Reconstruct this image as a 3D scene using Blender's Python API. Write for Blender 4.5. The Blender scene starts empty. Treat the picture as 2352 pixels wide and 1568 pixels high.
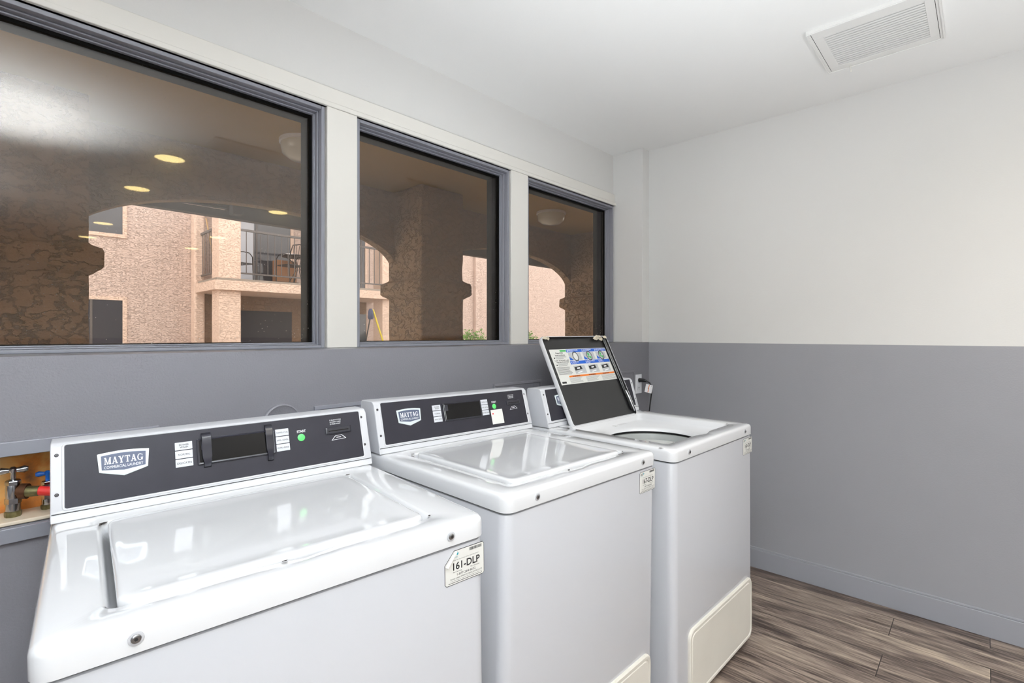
import bpy, bmesh, math, random
from mathutils import Matrix, Vector, Euler, noise
random.seed(7)
S = bpy.context.scene
COL = S.collection
PI = math.pi

# ------------------------------------------------------------------ materials
def new_mat(name):
    m = bpy.data.materials.new(name); m.use_nodes = True
    nt = m.node_tree; b = nt.nodes['Principled BSDF']
    return m, nt, b
def lin(c):
    return tuple(((x/255.0)/12.92 if x/255.0 <= .04045 else ((x/255.0+.055)/1.055)**2.4) for x in c) + (1.0,)
def pm(name, rgb, rough=.5, metal=0., coat=0., spec=.5, bump=0., bscale=100., bdetail=2., var=0., vscale=3., emit=None, estr=0., stretch=None):
    m, nt, b = new_mat(name)
    b.inputs['Base Color'].default_value = lin(rgb)
    b.inputs['Roughness'].default_value = rough
    b.inputs['Metallic'].default_value = metal
    b.inputs['Coat Weight'].default_value = coat
    b.inputs['Coat Roughness'].default_value = .05
    b.inputs['Specular IOR Level'].default_value = spec
    if emit:
        b.inputs['Emission Color'].default_value = lin(emit); b.inputs['Emission Strength'].default_value = estr
    tc = nt.nodes.new('ShaderNodeTexCoord')
    vec = tc.outputs['Object']
    if stretch:
        mp = nt.nodes.new('ShaderNodeMapping'); mp.inputs['Scale'].default_value = stretch
        nt.links.new(vec, mp.inputs['Vector']); vec = mp.outputs['Vector']
    if var > 0:
        n = nt.nodes.new('ShaderNodeTexNoise'); n.inputs['Scale'].default_value = vscale; n.inputs['Detail'].default_value = 4
        nt.links.new(vec, n.inputs['Vector'])
        r = nt.nodes.new('ShaderNodeValToRGB')
        c = lin(rgb)
        r.color_ramp.elements[0].position = .3; r.color_ramp.elements[1].position = .7
        r.color_ramp.elements[0].color = tuple(x*(1-var) for x in c[:3]) + (1,)
        r.color_ramp.elements[1].color = tuple(min(1, x*(1+var)) for x in c[:3]) + (1,)
        nt.links.new(n.outputs['Fac'], r.inputs['Fac']); nt.links.new(r.outputs['Color'], b.inputs['Base Color'])
    if bump > 0:
        n = nt.nodes.new('ShaderNodeTexNoise'); n.inputs['Scale'].default_value = bscale; n.inputs['Detail'].default_value = bdetail
        nt.links.new(vec, n.inputs['Vector'])
        bp = nt.nodes.new('ShaderNodeBump'); bp.inputs['Strength'].default_value = bump; bp.inputs['Distance'].default_value = .002
        nt.links.new(n.outputs['Fac'], bp.inputs['Height']); nt.links.new(bp.outputs['Normal'], b.inputs['Normal'])
    return m

def stucco(name, rgb, scale, dist, dark=.8, zs=1.5):
    """knock-down stucco: ridged troweling lines with relief"""
    m, nt, b = new_mat(name)
    b.inputs['Roughness'].default_value = .95; b.inputs['Specular IOR Level'].default_value = .15
    tc = nt.nodes.new('ShaderNodeTexCoord')
    mp = nt.nodes.new('ShaderNodeMapping'); mp.inputs['Scale'].default_value = (1, 1, zs)
    nt.links.new(tc.outputs['Object'], mp.inputs['Vector'])
    n1 = nt.nodes.new('ShaderNodeTexNoise'); n1.inputs['Scale'].default_value = scale; n1.inputs['Detail'].default_value = 5; n1.inputs['Distortion'].default_value = .35; n1.inputs['Roughness'].default_value = .6
    n2 = nt.nodes.new('ShaderNodeTexNoise'); n2.inputs['Scale'].default_value = scale*6; n2.inputs['Detail'].default_value = 4
    for n in (n1, n2): nt.links.new(mp.outputs['Vector'], n.inputs['Vector'])
    # ridges: |noise-.5| small -> crack line
    s = nt.nodes.new('ShaderNodeMath'); s.operation = 'SUBTRACT'; s.inputs[1].default_value = .5
    a = nt.nodes.new('ShaderNodeMath'); a.operation = 'ABSOLUTE'
    k = nt.nodes.new('ShaderNodeMapRange'); k.inputs['From Min'].default_value = 0; k.inputs['From Max'].default_value = .03
    nt.links.new(n1.outputs['Fac'], s.inputs[0]); nt.links.new(s.outputs[0], a.inputs[0]); nt.links.new(a.outputs[0], k.inputs['Value'])
    ad = nt.nodes.new('ShaderNodeMath'); ad.operation = 'MULTIPLY_ADD'; ad.inputs[1].default_value = .35
    nt.links.new(n2.outputs['Fac'], ad.inputs[0]); nt.links.new(k.outputs['Result'], ad.inputs[2])
    bp = nt.nodes.new('ShaderNodeBump'); bp.inputs['Strength'].default_value = 1.0; bp.inputs['Distance'].default_value = dist
    nt.links.new(ad.outputs[0], bp.inputs['Height']); nt.links.new(bp.outputs['Normal'], b.inputs['Normal'])
    r = nt.nodes.new('ShaderNodeValToRGB'); c = lin(rgb)
    r.color_ramp.elements[0].color = tuple(x*dark for x in c[:3])+(1,); r.color_ramp.elements[1].color = c
    nt.links.new(k.outputs['Result'], r.inputs['Fac'])
    nt.links.new(r.outputs['Color'], b.inputs['Base Color'])
    return m

def wood_floor():
    m, nt, b = new_mat('vinyl_plank')
    N = nt.nodes.new; L = nt.links.new
    tc = N('ShaderNodeTexCoord')
    sx = N('ShaderNodeSeparateXYZ'); L(tc.outputs['Object'], sx.inputs[0])
    PW = .177; PL = 1.22
    # row = floor((-x-.107)/PW)
    r1 = N('ShaderNodeMath'); r1.operation = 'MULTIPLY_ADD'; r1.inputs[1].default_value = -1/PW; r1.inputs[2].default_value = -.107/PW
    L(sx.outputs['X'], r1.inputs[0])
    row = N('ShaderNodeMath'); row.operation = 'FLOOR'; L(r1.outputs[0], row.inputs[0])
    # offset along y
    even = N('ShaderNodeMath'); even.operation = 'PINGPONG'; even.inputs[1].default_value = 1; L(row.outputs[0], even.inputs[0])
    wr = N('ShaderNodeTexWhiteNoise'); wr.noise_dimensions = '1D'; L(row.outputs[0], wr.inputs['W'])
    offy = N('ShaderNodeMath'); offy.operation = 'MULTIPLY'; offy.inputs[1].default_value = .316; L(even.outputs[0], offy.inputs[0])
    yy = N('ShaderNodeMath'); yy.operation = 'ADD'; L(sx.outputs['Y'], yy.inputs[0]); L(offy.outputs[0], yy.inputs[1])
    q = N('ShaderNodeMath'); q.operation = 'MULTIPLY_ADD'; q.inputs[1].default_value = 1/PL; q.inputs[2].default_value = 1.27/PL; L(yy.outputs[0], q.inputs[0])
    cell = N('ShaderNodeMath'); cell.operation = 'FLOOR'; L(q.outputs[0], cell.inputs[0])
    cx = N('ShaderNodeCombineXYZ'); L(row.outputs[0], cx.inputs[0]); L(cell.outputs[0], cx.inputs[1])
    wn = N('ShaderNodeTexWhiteNoise'); wn.noise_dimensions = '3D'; L(cx.outputs[0], wn.inputs['Vector'])
    # per plank grain coordinates
    add = N('ShaderNodeVectorMath'); add.operation = 'MULTIPLY_ADD'
    L(wn.outputs['Color'], add.inputs[0]); add.inputs[1].default_value = (7, 7, 7); L(tc.outputs['Object'], add.inputs[2])
    mp = N('ShaderNodeMapping'); mp.inputs['Scale'].default_value = (14, 1.5, 1); L(add.outputs[0], mp.inputs['Vector'])
    g = N('ShaderNodeTexNoise'); g.inputs['Scale'].default_value = 1; g.inputs['Detail'].default_value = 7; g.inputs['Roughness'].default_value = .62; g.inputs['Distortion'].default_value = .8
    L(mp.outputs['Vector'], g.inputs['Vector'])
    mp2 = N('ShaderNodeMapping'); mp2.inputs['Scale'].default_value = (150, 9, 1); L(add.outputs[0], mp2.inputs['Vector'])
    g2 = N('ShaderNodeTexNoise'); g2.inputs['Scale'].default_value = 1; g2.inputs['Detail'].default_value = 5; L(mp2.outputs['Vector'], g2.inputs['Vector'])
    mx = N('ShaderNodeMath'); mx.operation = 'MULTIPLY_ADD'; mx.inputs[1].default_value = .60; mx.inputs[2].default_value = -.30
    L(g2.outputs['Fac'], mx.inputs[0])
    sm = N('ShaderNodeMath'); sm.operation = 'ADD'; L(g.outputs['Fac'], sm.inputs[0]); L(mx.outputs[0], sm.inputs[1])
    pv = N('ShaderNodeMath'); pv.operation = 'MULTIPLY_ADD'; pv.inputs[1].default_value = .10; pv.inputs[2].default_value = -.05; L(wn.outputs['Value'], pv.inputs[0])
    sm2 = N('ShaderNodeMath'); sm2.operation = 'ADD'; L(sm.outputs[0], sm2.inputs[0]); L(pv.outputs[0], sm2.inputs[1])
    r = N('ShaderNodeValToRGB'); L(sm2.outputs[0], r.inputs['Fac'])
    e = r.color_ramp.elements
    e[0].position = .27; e[0].color = lin((56, 45, 40)); e[1].position = .78; e[1].color = lin((190, 172, 152))
    for p, c in ((.37, (84, 72, 66)), (.47, (118, 104, 95)), (.60, (152, 137, 124))):
        x = e.new(p); x.color = lin(c)
    # seams
    fr = N('ShaderNodeMath'); fr.operation = 'FRACT'; L(r1.outputs[0], fr.inputs[0])
    d1 = N('ShaderNodeMath'); d1.operation = 'PINGPONG'; d1.inputs[1].default_value = .5; L(fr.outputs[0], d1.inputs[0])
    s1 = N('ShaderNodeMath'); s1.operation = 'LESS_THAN'; s1.inputs[1].default_value = .006; L(d1.outputs[0], s1.inputs[0])
    fq = N('ShaderNodeMath'); fq.operation = 'FRACT'; L(q.outputs[0], fq.inputs[0])
    d2 = N('ShaderNodeMath'); d2.operation = 'PINGPONG'; d2.inputs[1].default_value = .5; L(fq.outputs[0], d2.inputs[0])
    s2 = N('ShaderNodeMath'); s2.operation = 'LESS_THAN'; s2.inputs[1].default_value = .0012; L(d2.outputs[0], s2.inputs[0])
    so = N('ShaderNodeMath'); so.operation = 'MAXIMUM'; L(s1.outputs[0], so.inputs[0]); L(s2.outputs[0], so.inputs[1])
    mc = N('ShaderNodeMixRGB'); mc.inputs['Color2'].default_value = lin((40, 33, 30)); L(so.outputs[0], mc.inputs['Fac']); L(r.outputs['Color'], mc.inputs['Color1'])
    L(mc.outputs['Color'], b.inputs['Base Color'])
    b.inputs['Roughness'].default_value = .42
    bp = N('ShaderNodeBump'); bp.inputs['Strength'].default_value = .35; bp.inputs['Distance'].default_value = .001
    L(sm.outputs[0], bp.inputs['Height']); L(bp.outputs['Normal'], b.inputs['Normal'])
    return m

def glass_pane():
    m = bpy.data.materials.new('tinted_pane'); m.use_nodes = True; nt = m.node_tree
    for n in list(nt.nodes): nt.nodes.remove(n)
    N = nt.nodes.new; L = nt.links.new
    out = N('ShaderNodeOutputMaterial')
    tr = N('ShaderNodeBsdfTransparent'); tr.inputs['Color'].default_value = (.86, .81, .76, 1)
    gl = N('ShaderNodeBsdfGlossy'); gl.inputs['Roughness'].default_value = .015; gl.inputs['Color'].default_value = (1, 1, 1, 1)
    lw = N('ShaderNodeLayerWeight'); pw = N('ShaderNodeMath'); pw.operation = 'POWER'; pw.inputs[1].default_value = 5; L(lw.outputs['Facing'], pw.inputs[0])
    lw.inputs['Blend'].default_value = .5
    fr = N('ShaderNodeMath'); fr.operation = 'MULTIPLY_ADD'; fr.inputs[1].default_value = .6; fr.inputs[2].default_value = .03; L(pw.outputs[0], fr.inputs[0])
    mix = N('ShaderNodeMixShader'); L(fr.outputs[0], mix.inputs[0]); L(tr.outputs[0], mix.inputs[1]); L(gl.outputs[0], mix.inputs[2])
    # dried water spots and dust, denser near the sill
    tc = N('ShaderNodeTexCoord')
    vo = N('ShaderNodeTexVoronoi'); vo.inputs['Scale'].default_value = 85; vo.inputs['Randomness'].default_value = 1; L(tc.outputs['Object'], vo.inputs['Vector'])
    ns = N('ShaderNodeTexNoise'); ns.inputs['Scale'].default_value = 3.2; ns.inputs['Detail'].default_value = 5; L(tc.outputs['Object'], ns.inputs['Vector'])
    sz = N('ShaderNodeSeparateXYZ'); L(tc.outputs['Object'], sz.inputs[0])
    hz = N('ShaderNodeMapRange'); hz.inputs['From Min'].default_value = 1.24; hz.inputs['From Max'].default_value = 1.75; hz.inputs['To Min'].default_value = .15; hz.inputs['To Max'].default_value = 0.0
    L(sz.outputs['Z'], hz.inputs['Value'])
    th = N('ShaderNodeMapRange'); th.inputs['From Min'].default_value = .35; th.inputs['From Max'].default_value = .7; th.inputs['To Min'].default_value = .0; th.inputs['To Max'].default_value = 1.0
    L(ns.outputs['Fac'], th.inputs['Value'])
    mt = N('ShaderNodeMath'); mt.operation = 'MULTIPLY'; L(hz.outputs[0], mt.inputs[0]); L(th.outputs[0], mt.inputs[1])
    a2 = N('ShaderNodeMath'); a2.operation = 'ADD'; a2.inputs[1].default_value = .045; L(mt.outputs[0], a2.inputs[0])
    lt = N('ShaderNodeMath'); lt.operation = 'LESS_THAN'; L(vo.outputs['Distance'], lt.inputs[0]); L(a2.outputs[0], lt.inputs[1])
    wc = N('ShaderNodeMath'); wc.operation = 'GREATER_THAN'; wc.inputs[1].default_value = .55
    sc = N('ShaderNodeSeparateColor'); L(vo.outputs['Color'], sc.inputs[0]); L(sc.outputs[0], wc.inputs[0])
    ml = N('ShaderNodeMath'); ml.operation = 'MULTIPLY'; L(lt.outputs[0], ml.inputs[0]); L(wc.outputs[0], ml.inputs[1])
    op = N('ShaderNodeMath'); op.operation = 'MULTIPLY_ADD'; op.inputs[1].default_value = .55; op.inputs[2].default_value = .012
    L(ml.outputs[0], op.inputs[0])
    df = N('ShaderNodeBsdfDiffuse'); df.inputs['Color'].default_value = (.6, .56, .5, 1)
    mix2 = N('ShaderNodeMixShader'); L(op.outputs[0], mix2.inputs[0]); L(mix.outputs[0], mix2.inputs[1]); L(df.outputs[0], mix2.inputs[2])
    g3 = N('ShaderNodeBsdfGlossy'); g3.inputs['Roughness'].default_value = .14
    mix3 = N('ShaderNodeMixShader'); mix3.inputs[0].default_value = .022; L(mix2.outputs[0], mix3.inputs[1]); L(g3.outputs[0], mix3.inputs[2])
    L(mix3.outputs[0], out.inputs[0])
    return m

M = {}
M['upper'] = pm('upper_wall_paint', (218, 217, 215), .55, bump=.12, bscale=160, spec=.3)
M['ceil'] = pm('ceiling_paint', (238, 238, 237), .6, bump=.15, bscale=120, spec=.3)
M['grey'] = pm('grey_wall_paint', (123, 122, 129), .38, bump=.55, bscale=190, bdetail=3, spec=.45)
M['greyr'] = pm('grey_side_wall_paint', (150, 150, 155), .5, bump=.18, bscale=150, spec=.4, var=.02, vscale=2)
M['trim'] = pm('white_trim_paint', (226, 223, 217), .35, bump=.08, bscale=60)
M['gtrim'] = pm('grey_trim_paint', (133, 134, 143), .3)
M['bbase'] = pm('baseboard_paint', (150, 151, 158), .32, bump=.08, bscale=40)
M['blackframe'] = pm('black_frame', (7, 6, 5), .8, spec=.1)
M['enamel'] = pm('white_enamel', (190, 191, 196), .22, coat=.5, bump=.008, bscale=9, bdetail=1)
M['lidw'] = pm('lit_top_enamel', (216, 217, 220), .09, coat=.8, bump=.03, bscale=5, bdetail=0)  # whiter than the cabinet: stronger light on the tops put into the colour
M['console'] = pm('console_enamel', (206, 207, 212), .28, coat=.3)
M['panel'] = pm('charcoal_panel', (42, 41, 48), .36, spec=.25, bump=.05, bscale=300, var=.08, vscale=25)
M['gap'] = pm('gap_shade_and_black', (12, 12, 14), .8)  # near-black: shadow filled into the panel gap, plus feet, seam and gasket
M['silver'] = pm('silver_print', (214, 222, 224), .3, metal=.25)
M['navy'] = pm('badge_blue', (74, 82, 104), .35)
M['white'] = pm('white_print', (235, 235, 238), .5)
M['btn'] = pm('button_silver', (205, 207, 214), .4)
M['ink'] = pm('black_ink', (28, 28, 30), .55)
M['green'] = pm('green_button', (92, 214, 110), .35)
M['disp'] = pm('display_black', (9, 8, 9), .2, spec=.25)
M['clip'] = pm('black_clip_plastic', (34, 34, 42), .22)
M['steel'] = pm('screw_steel', (150, 150, 152), .28, metal=1)
M['darksteel'] = pm('dark_screw', (90, 88, 90), .35, metal=.9)
M['sticker'] = pm('sticker_paper', (222, 222, 218), .35)
M['cream'] = pm('access_cream', (217, 213, 204), .35, var=.03, vscale=6)
M['blue'] = pm('print_blue', (22, 92, 196), .4)
M['orange'] = pm('print_orange', (232, 122, 34), .4)
M['pgreen'] = pm('print_green', (72, 180, 96), .4)
M['pgrey'] = pm('print_grey', (122, 122, 124), .5)
M['lgrey'] = pm('print_light_grey', (186, 188, 190), .5)
M['teal'] = pm('print_teal', (16, 150, 168), .4)
M['lidblack'] = pm('lid_underside_black', (36, 36, 37), .3, var=.15, vscale=4)
M['rim'] = pm('lid_rim_black', (9, 9, 11), .2)
M['rust'] = pm('chipped_cream', (202, 192, 172), .8, bump=.6, bscale=80, var=.3, vscale=40)
M['dchip'] = pm('dark_chip', (38, 30, 26), .8)
M['tub'] = pm('tub_plastic', (214, 216, 214), .3)
M['tubgrey'] = pm('tub_ring_grey', (150, 153, 152), .35)
M['chrome'] = pm('valve_chrome', (176, 178, 182), .16, metal=1, bump=.08, bscale=80)
M['bronze'] = pm('valve_bronze', (92, 62, 44), .4, metal=.8, bump=.2, bscale=90)
M['brass'] = pm('tarnished_brass', (122, 116, 82), .4, metal=.9, bump=.4, bscale=120, var=.3, vscale=60)
M['red'] = pm('red_hose', (208, 44, 40), .4)
M['bluev'] = pm('blue_handle', (20, 86, 168), .35)
M['outlet'] = pm('outlet_white', (224, 225, 230), .35)
M['plug'] = pm('plug_black', (20, 20, 22), .45)
M['tan'] = pm('vent_white', (228, 227, 225), .4)
M['ventdark'] = pm('vent_dark', (34, 31, 30), .8)
M['canemit'] = pm('downlight_lens', (255, 240, 190), .5, emit=(255, 232, 160), estr=9)
M['dome'] = pm('frosted_dome', (226, 224, 206), .25, coat=.3)
M['rail'] = pm('rail_metal', (92, 86, 84), .5)
M['darkmetal'] = pm('patio_dark_metal', (42, 36, 34), .4)
M['card'] = pm('cardboard', (166, 120, 84), .8)
M['wood'] = pm('pale_wood', (206, 168, 112), .6)
M['orangep'] = pm('orange_plastic', (224, 74, 40), .45)
M['yellow'] = pm('yellow_pole', (226, 206, 52), .4)
M['glassdark'] = pm('dark_window_glass', (52, 54, 64), .08, coat=.5)
M['curtain'] = pm('pale_curtain', (206, 214, 226), .8, bump=.4, bscale=20)
M['floor'] = wood_floor()
M['pane'] = glass_pane()
M['pink'] = stucco('pink_stucco', (225, 204, 193), 13, .006, .88, 3.0)
M['pier'] = stucco('tan_stucco', (180, 150, 116), 12, .022, .94)
M['pale'] = stucco('pale_stucco', (240, 214, 196), 13, .004, .95, 2.5)
M['wceil'] = pm('walkway_ceiling_paint', (180, 144, 62), .8, bump=.2, bscale=80)
M['patio_brown'] = stucco('brown_patio_stucco', (150, 124, 100), 12, .008, .9)  # brown stucco of the wall under the balcony
M['beam'] = pm('dark_timber', (78, 62, 50), .8, bump=.5, bscale=30)
M['concrete'] = pm('concrete', (150, 142, 132), .9, bump=.3, bscale=50)
M['leaf'] = pm('leaf_green', (96, 132, 52), .6, var=.4, vscale=9)

def recess_mat():
    m, nt, b = new_mat('stained_board'); N = nt.nodes.new; L = nt.links.new
    tc = N('ShaderNodeTexCoord')
    n = N('ShaderNodeTexNoise'); n.inputs['Scale'].default_value = 11; n.inputs['Detail'].default_value = 7; n.inputs['Distortion'].default_value = .6; L(tc.outputs['Object'], n.inputs['Vector'])
    r = N('ShaderNodeValToRGB'); L(n.outputs['Fac'], r.inputs['Fac']); e = r.color_ramp.elements
    e[0].position = .30; e[0].color = lin((120, 84, 52)); e[1].position = .72; e[1].color = lin((226, 206, 176))
    for p, c in ((.42, (214, 132, 58)), (.52, (228, 168, 92)), (.62, (222, 184, 124))):
        x = e.new(p); x.color = lin(c)
    L(r.outputs['Color'], b.inputs['Base Color']); b.inputs['Roughness'].default_value = .7
    return m
M['stain'] = recess_mat()

# ------------------------------------------------------------------ mesh builder
class MB:
    def __init__(self, T=None):
        self.v = []; self.f = []; self.mi = []; self.T = T or Matrix.Identity(4); self.m = 0
    def mat(self, i): self.m = i; return self
    def add(self, vs, fs):
        o = len(self.v); self.v += [tuple(self.T @ Vector(p)) for p in vs]
        self.f += [tuple(o+i for i in f) for f in fs]; self.mi += [self.m]*len(fs); return self
    def box(self, x0, x1, y0, y1, z0, z1):
        return self.add([(x0,y0,z0),(x1,y0,z0),(x1,y1,z0),(x0,y1,z0),(x0,y0,z1),(x1,y0,z1),(x1,y1,z1),(x0,y1,z1)],
                        [(3,2,1,0),(4,5,6,7),(0,1,5,4),(1,2,6,5),(2,3,7,6),(3,0,4,7)])
    def loft(self, loops, cap0=True, cap1=True, closed=True):
        n = len(loops[0]); vs = [p for l in loops for p in l]; fs = []
        for k in range(len(loops)-1):
            for i in range(n if closed else n-1):
                j = (i+1) % n
                fs.append((k*n+i, k*n+j, (k+1)*n+j, (k+1)*n+i))
        if cap0: fs.append(tuple(range(n-1, -1, -1)))
        if cap1: fs.append(tuple((len(loops)-1)*n+i for i in range(n)))
        return self.add(vs, fs)
    def prism(self, poly, z0, z1):
        return self.loft([[(x, y, z0) for x, y in poly], [(x, y, z1) for x, y in poly]])
    def cyl(self, c, r, h, n=20, axis='Z', r2=None):
        r2 = r if r2 is None else r2
        def P(a, rr, t):
            p = (rr*math.cos(a), rr*math.sin(a), t)
            if axis == 'X': p = (p[2], p[0], p[1])
            if axis == 'Y': p = (p[0], p[2], p[1])
            return (c[0]+p[0], c[1]+p[1], c[2]+p[2])
        A = [2*PI*i/n for i in range(n)]
        if axis == 'Y': A = A[::-1]
        return self.loft([[P(a, r, 0) for a in A], [P(a, r2, h) for a in A]])
    def lathe(self, c, prof, n=28, cap=True):
        return self.loft([[(c[0]+r*math.cos(2*PI*i/n), c[1]+r*math.sin(2*PI*i/n), c[2]+z) for i in range(n)] for r, z in prof], cap, cap)
    def tube(self, pts, r, n=10):
        P = [Vector(p) for p in pts]; loops = []; up = None
        for i, p in enumerate(P):
            t = (P[min(i+1, len(P)-1)] - P[max(i-1, 0)]).normalized()
            if up is None:
                up = t.orthogonal().normalized()
            up = (up - t*up.dot(t)).normalized(); s = t.cross(up)
            rr = r[i] if isinstance(r, (list, tuple)) else r
            loops.append([tuple(p + (up*math.cos(2*PI*k/n) + s*math.sin(2*PI*k/n))*rr) for k in range(n)])
        return self.loft(loops)
    def build(self, name, mats, parent=None, bevel=0, seg=3, smooth=None, loc=None):
        me = bpy.data.meshes.new(name)
        me.from_pydata(self.v, [], self.f)
        if not isinstance(mats, (list, tuple)): mats = [mats]
        for m in mats: me.materials.append(m)
        me.polygons.foreach_set('material_index', self.mi)
        me.update()
        if smooth is not None:
            me.polygons.foreach_set('use_smooth', [True]*len(me.polygons))
            me.set_sharp_from_angle(angle=math.radians(smooth))
        o = bpy.data.objects.new(name, me); COL.objects.link(o)
        if parent: o.parent = parent
        if loc: o.location = loc
        if bevel:
            b = o.modifiers.new('bevel', 'BEVEL'); b.width = bevel; b.segments = seg; b.limit_method = 'ANGLE'; b.angle_limit = math.radians(40)
            me.polygons.foreach_set('use_smooth', [True]*len(me.polygons))
            b.harden_normals = True
        return o

def rr(x0, x1, y0, y1, r, z, cs=6, es=1, disp=None):
    """rounded rectangle loop, counter-clockwise, es segments per straight edge"""
    pts = []
    C = [(x1-r, y0+r, -PI/2), (x1-r, y1-r, 0), (x0+r, y1-r, PI/2), (x0+r, y0+r, PI)]
    for k, (cx, cy, a0) in enumerate(C):
        arc = [(cx+r*math.cos(a0+PI/2*i/cs), cy+r*math.sin(a0+PI/2*i/cs)) for i in range(cs+1)]
        pts += arc
        nx = C[(k+1) % 4]; b0 = (nx[0]+r*math.cos(nx[2]), nx[1]+r*math.sin(nx[2]))
        for e in range(1, es):
            t = e/es; pts.append((arc[-1][0]*(1-t)+b0[0]*t, arc[-1][1]*(1-t)+b0[1]*t))
    out = []
    for x, y in pts:
        p = (x, y, z)
        if disp: p = disp(p)
        out.append(p)
    return out
def circ_like(loop, cx, cy, r, z):
    out = []
    for p in loop:
        a = math.atan2(p[1]-cy, p[0]-cx); out.append((cx+r*math.cos(a), cy+r*math.sin(a), z))
    return out

_txt = {}
def text_geo(s, bold=0.0):
    if 'M' in s: bold = 0.0
    key = (s, bold)
    if key not in _txt:
        cu = bpy.data.curves.new('t', 'FONT'); cu.body = s; cu.size = 1; cu.offset = bold; cu.resolution_u = 3
        o = bpy.data.objects.new('t', cu); COL.objects.link(o)
        bpy.context.view_layer.update()
        dg = bpy.context.evaluated_depsgraph_get()
        me = bpy.data.meshes.new_from_object(o.evaluated_get(dg))
        vs = [tuple(v.co) for v in me.vertices]; fs = [tuple(p.vertices) for p in me.polygons]
        bpy.data.objects.remove(o); bpy.data.curves.remove(cu); bpy.data.meshes.remove(me)
        x0 = min(v[0] for v in vs); x1 = max(v[0] for v in vs); y0 = min(v[1] for v in vs); y1 = max(v[1] for v in vs)
        _txt[key] = ([((v[0]-x0)/(x1-x0), (v[1]-y0)/(y1-y0)) for v in vs], fs)
    return _txt[key]
def text(mb, s, x0, x1, y0, y1, z, bold=0.0, vert=False):
    vs, fs = text_geo(s, bold)
    if vert: pts = [(x1-(x1-x0)*b, y0+(y1-y0)*a, z) for a, b in vs]
    else: pts = [(x0+(x1-x0)*a, y0+(y1-y0)*b, z) for a, b in vs]
    mb.add(pts, fs)
def stroke(mb, x0, y0, x1, y1, w0, w1, z):
    """horizontal-width stroke"""
    mb.add([(x0-w0/2, y0, z), (x0+w0/2, y0, z), (x1+w1/2, y1, z), (x1-w1/2, y1, z)], [(0, 1, 2, 3)])
def rect(mb, x0, x1, y0, y1, z): mb.add([(x0,y0,z),(x1,y0,z),(x1,y1,z),(x0,y1,z)], [(0,1,2,3)])
def serif_word(mb, x0, x1, y0, y1, z):
    """slab serif MAYTAG built from strokes"""
    H = y1-y0; adv = [1.12, .98, .95, .88, .98, 1.0]; tot = sum(adv); k = (x1-x0)/tot
    x = x0; T = .21*k; t = .10*k; sh = .10*H; dz = .00004
    for ch, a in zip('MAYTAG', adv):
        w = a*k; c = x+w/2; L_ = x+.05*k; R_ = x+w-.05*k
        if ch == 'M':
            stroke(mb, L_+.14*k, y0, L_+.14*k, y1, t, t, z); stroke(mb, R_-.17*k, y0, R_-.17*k, y1, T, T, z+dz)
            stroke(mb, c, y0, L_+.16*k, y1, t*1.2, T, z+2*dz); stroke(mb, c, y0, R_-.17*k, y1, t*1.2, t, z+3*dz)
            rect(mb, L_, L_+.3*k, y0, y0+sh, z+4*dz); rect(mb, R_-.34*k, R_, y0, y0+sh, z+4*dz)
            rect(mb, L_, L_+.25*k, y1-sh, y1, z+4*dz); rect(mb, R_-.25*k, R_, y1-sh, y1, z+4*dz)
        elif ch == 'A':
            stroke(mb, L_+.14*k, y0, c, y1, t, t, z); stroke(mb, R_-.17*k, y0, c, y1, T, T, z+dz)
            rect(mb, L_+.2*k, R_-.2*k, y0+.28*H, y0+.28*H+sh, z+2*dz)
            rect(mb, L_, L_+.29*k, y0, y0+sh, z+3*dz); rect(mb, R_-.34*k, R_, y0, y0+sh, z+3*dz)
        elif ch == 'Y':
            stroke(mb, c, y0, c, y0+.5*H, T, T, z); stroke(mb, c, y0+.42*H, L_+.17*k, y1, T, T, z+dz); stroke(mb, c, y0+.42*H, R_-.14*k, y1, t, t, z+2*dz)
            rect(mb, c-.19*k, c+.19*k, y0, y0+sh, z+3*dz); rect(mb, L_, L_+.33*k, y1-sh, y1, z+3*dz); rect(mb, R_-.28*k, R_, y1-sh, y1, z+3*dz)
        elif ch == 'T':
            stroke(mb, c, y0, c, y1, T, T, z); rect(mb, L_, R_, y1-sh*1.1, y1, z+dz); rect(mb, c-.19*k, c+.19*k, y0, y0+sh, z+2*dz)
            rect(mb, L_, L_+.07*k, y1-.3*H, y1, z+3*dz); rect(mb, R_-.07*k, R_, y1-.3*H, y1, z+3*dz)
        else:
            cx, cy = c, (y0+y1)/2; n = 20; o = []; i_ = []
            for q in range(n+1):
                A = math.radians(48+(300-0)*q/n)
                o.append((cx+.42*k*math.cos(A), cy+.5*H*math.sin(A))); i_.append((cx-.0*k+.25*k*math.cos(A), cy+.40*H*math.sin(A)))
            mb.add([(a[0], a[1], z) for a in o+i_], [(q, q+1, n+2+q, n+1+q) for q in range(n)])
            rect(mb, cx+.2*k, cx+.4*k, y0+.05*H, y0+.42*H, z+dz); rect(mb, cx+.08*k, cx+.46*k, y0+.36*H, y0+.45*H, z+2*dz)
            rect(mb, cx+.3*k, cx+.38*k, y1-.34*H, y1-.10*H, z+2*dz)
        x += w

def tag(o, label=None, cat=None, group=None, kind=None):
    if label: o['label'] = label
    if cat: o['category'] = cat
    if group: o['group'] = group
    if kind: o['kind'] = kind
    return o
def empty(name, loc, rot=(0, 0, 0)):
    o = bpy.data.objects.new(name, None); COL.objects.link(o); o.location = loc; o.rotation_euler = rot; o.empty_display_size = .1
    return o
def struct(o): o['kind'] = 'structure'; return o
def kids(o): return [c for c in bpy.data.objects if c.parent == o]
def copy_tree(o, parent=None):
    c = o.copy(); COL.objects.link(c); c.parent = parent
    for ch in kids(o): copy_tree(ch, c)
    return c

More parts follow.
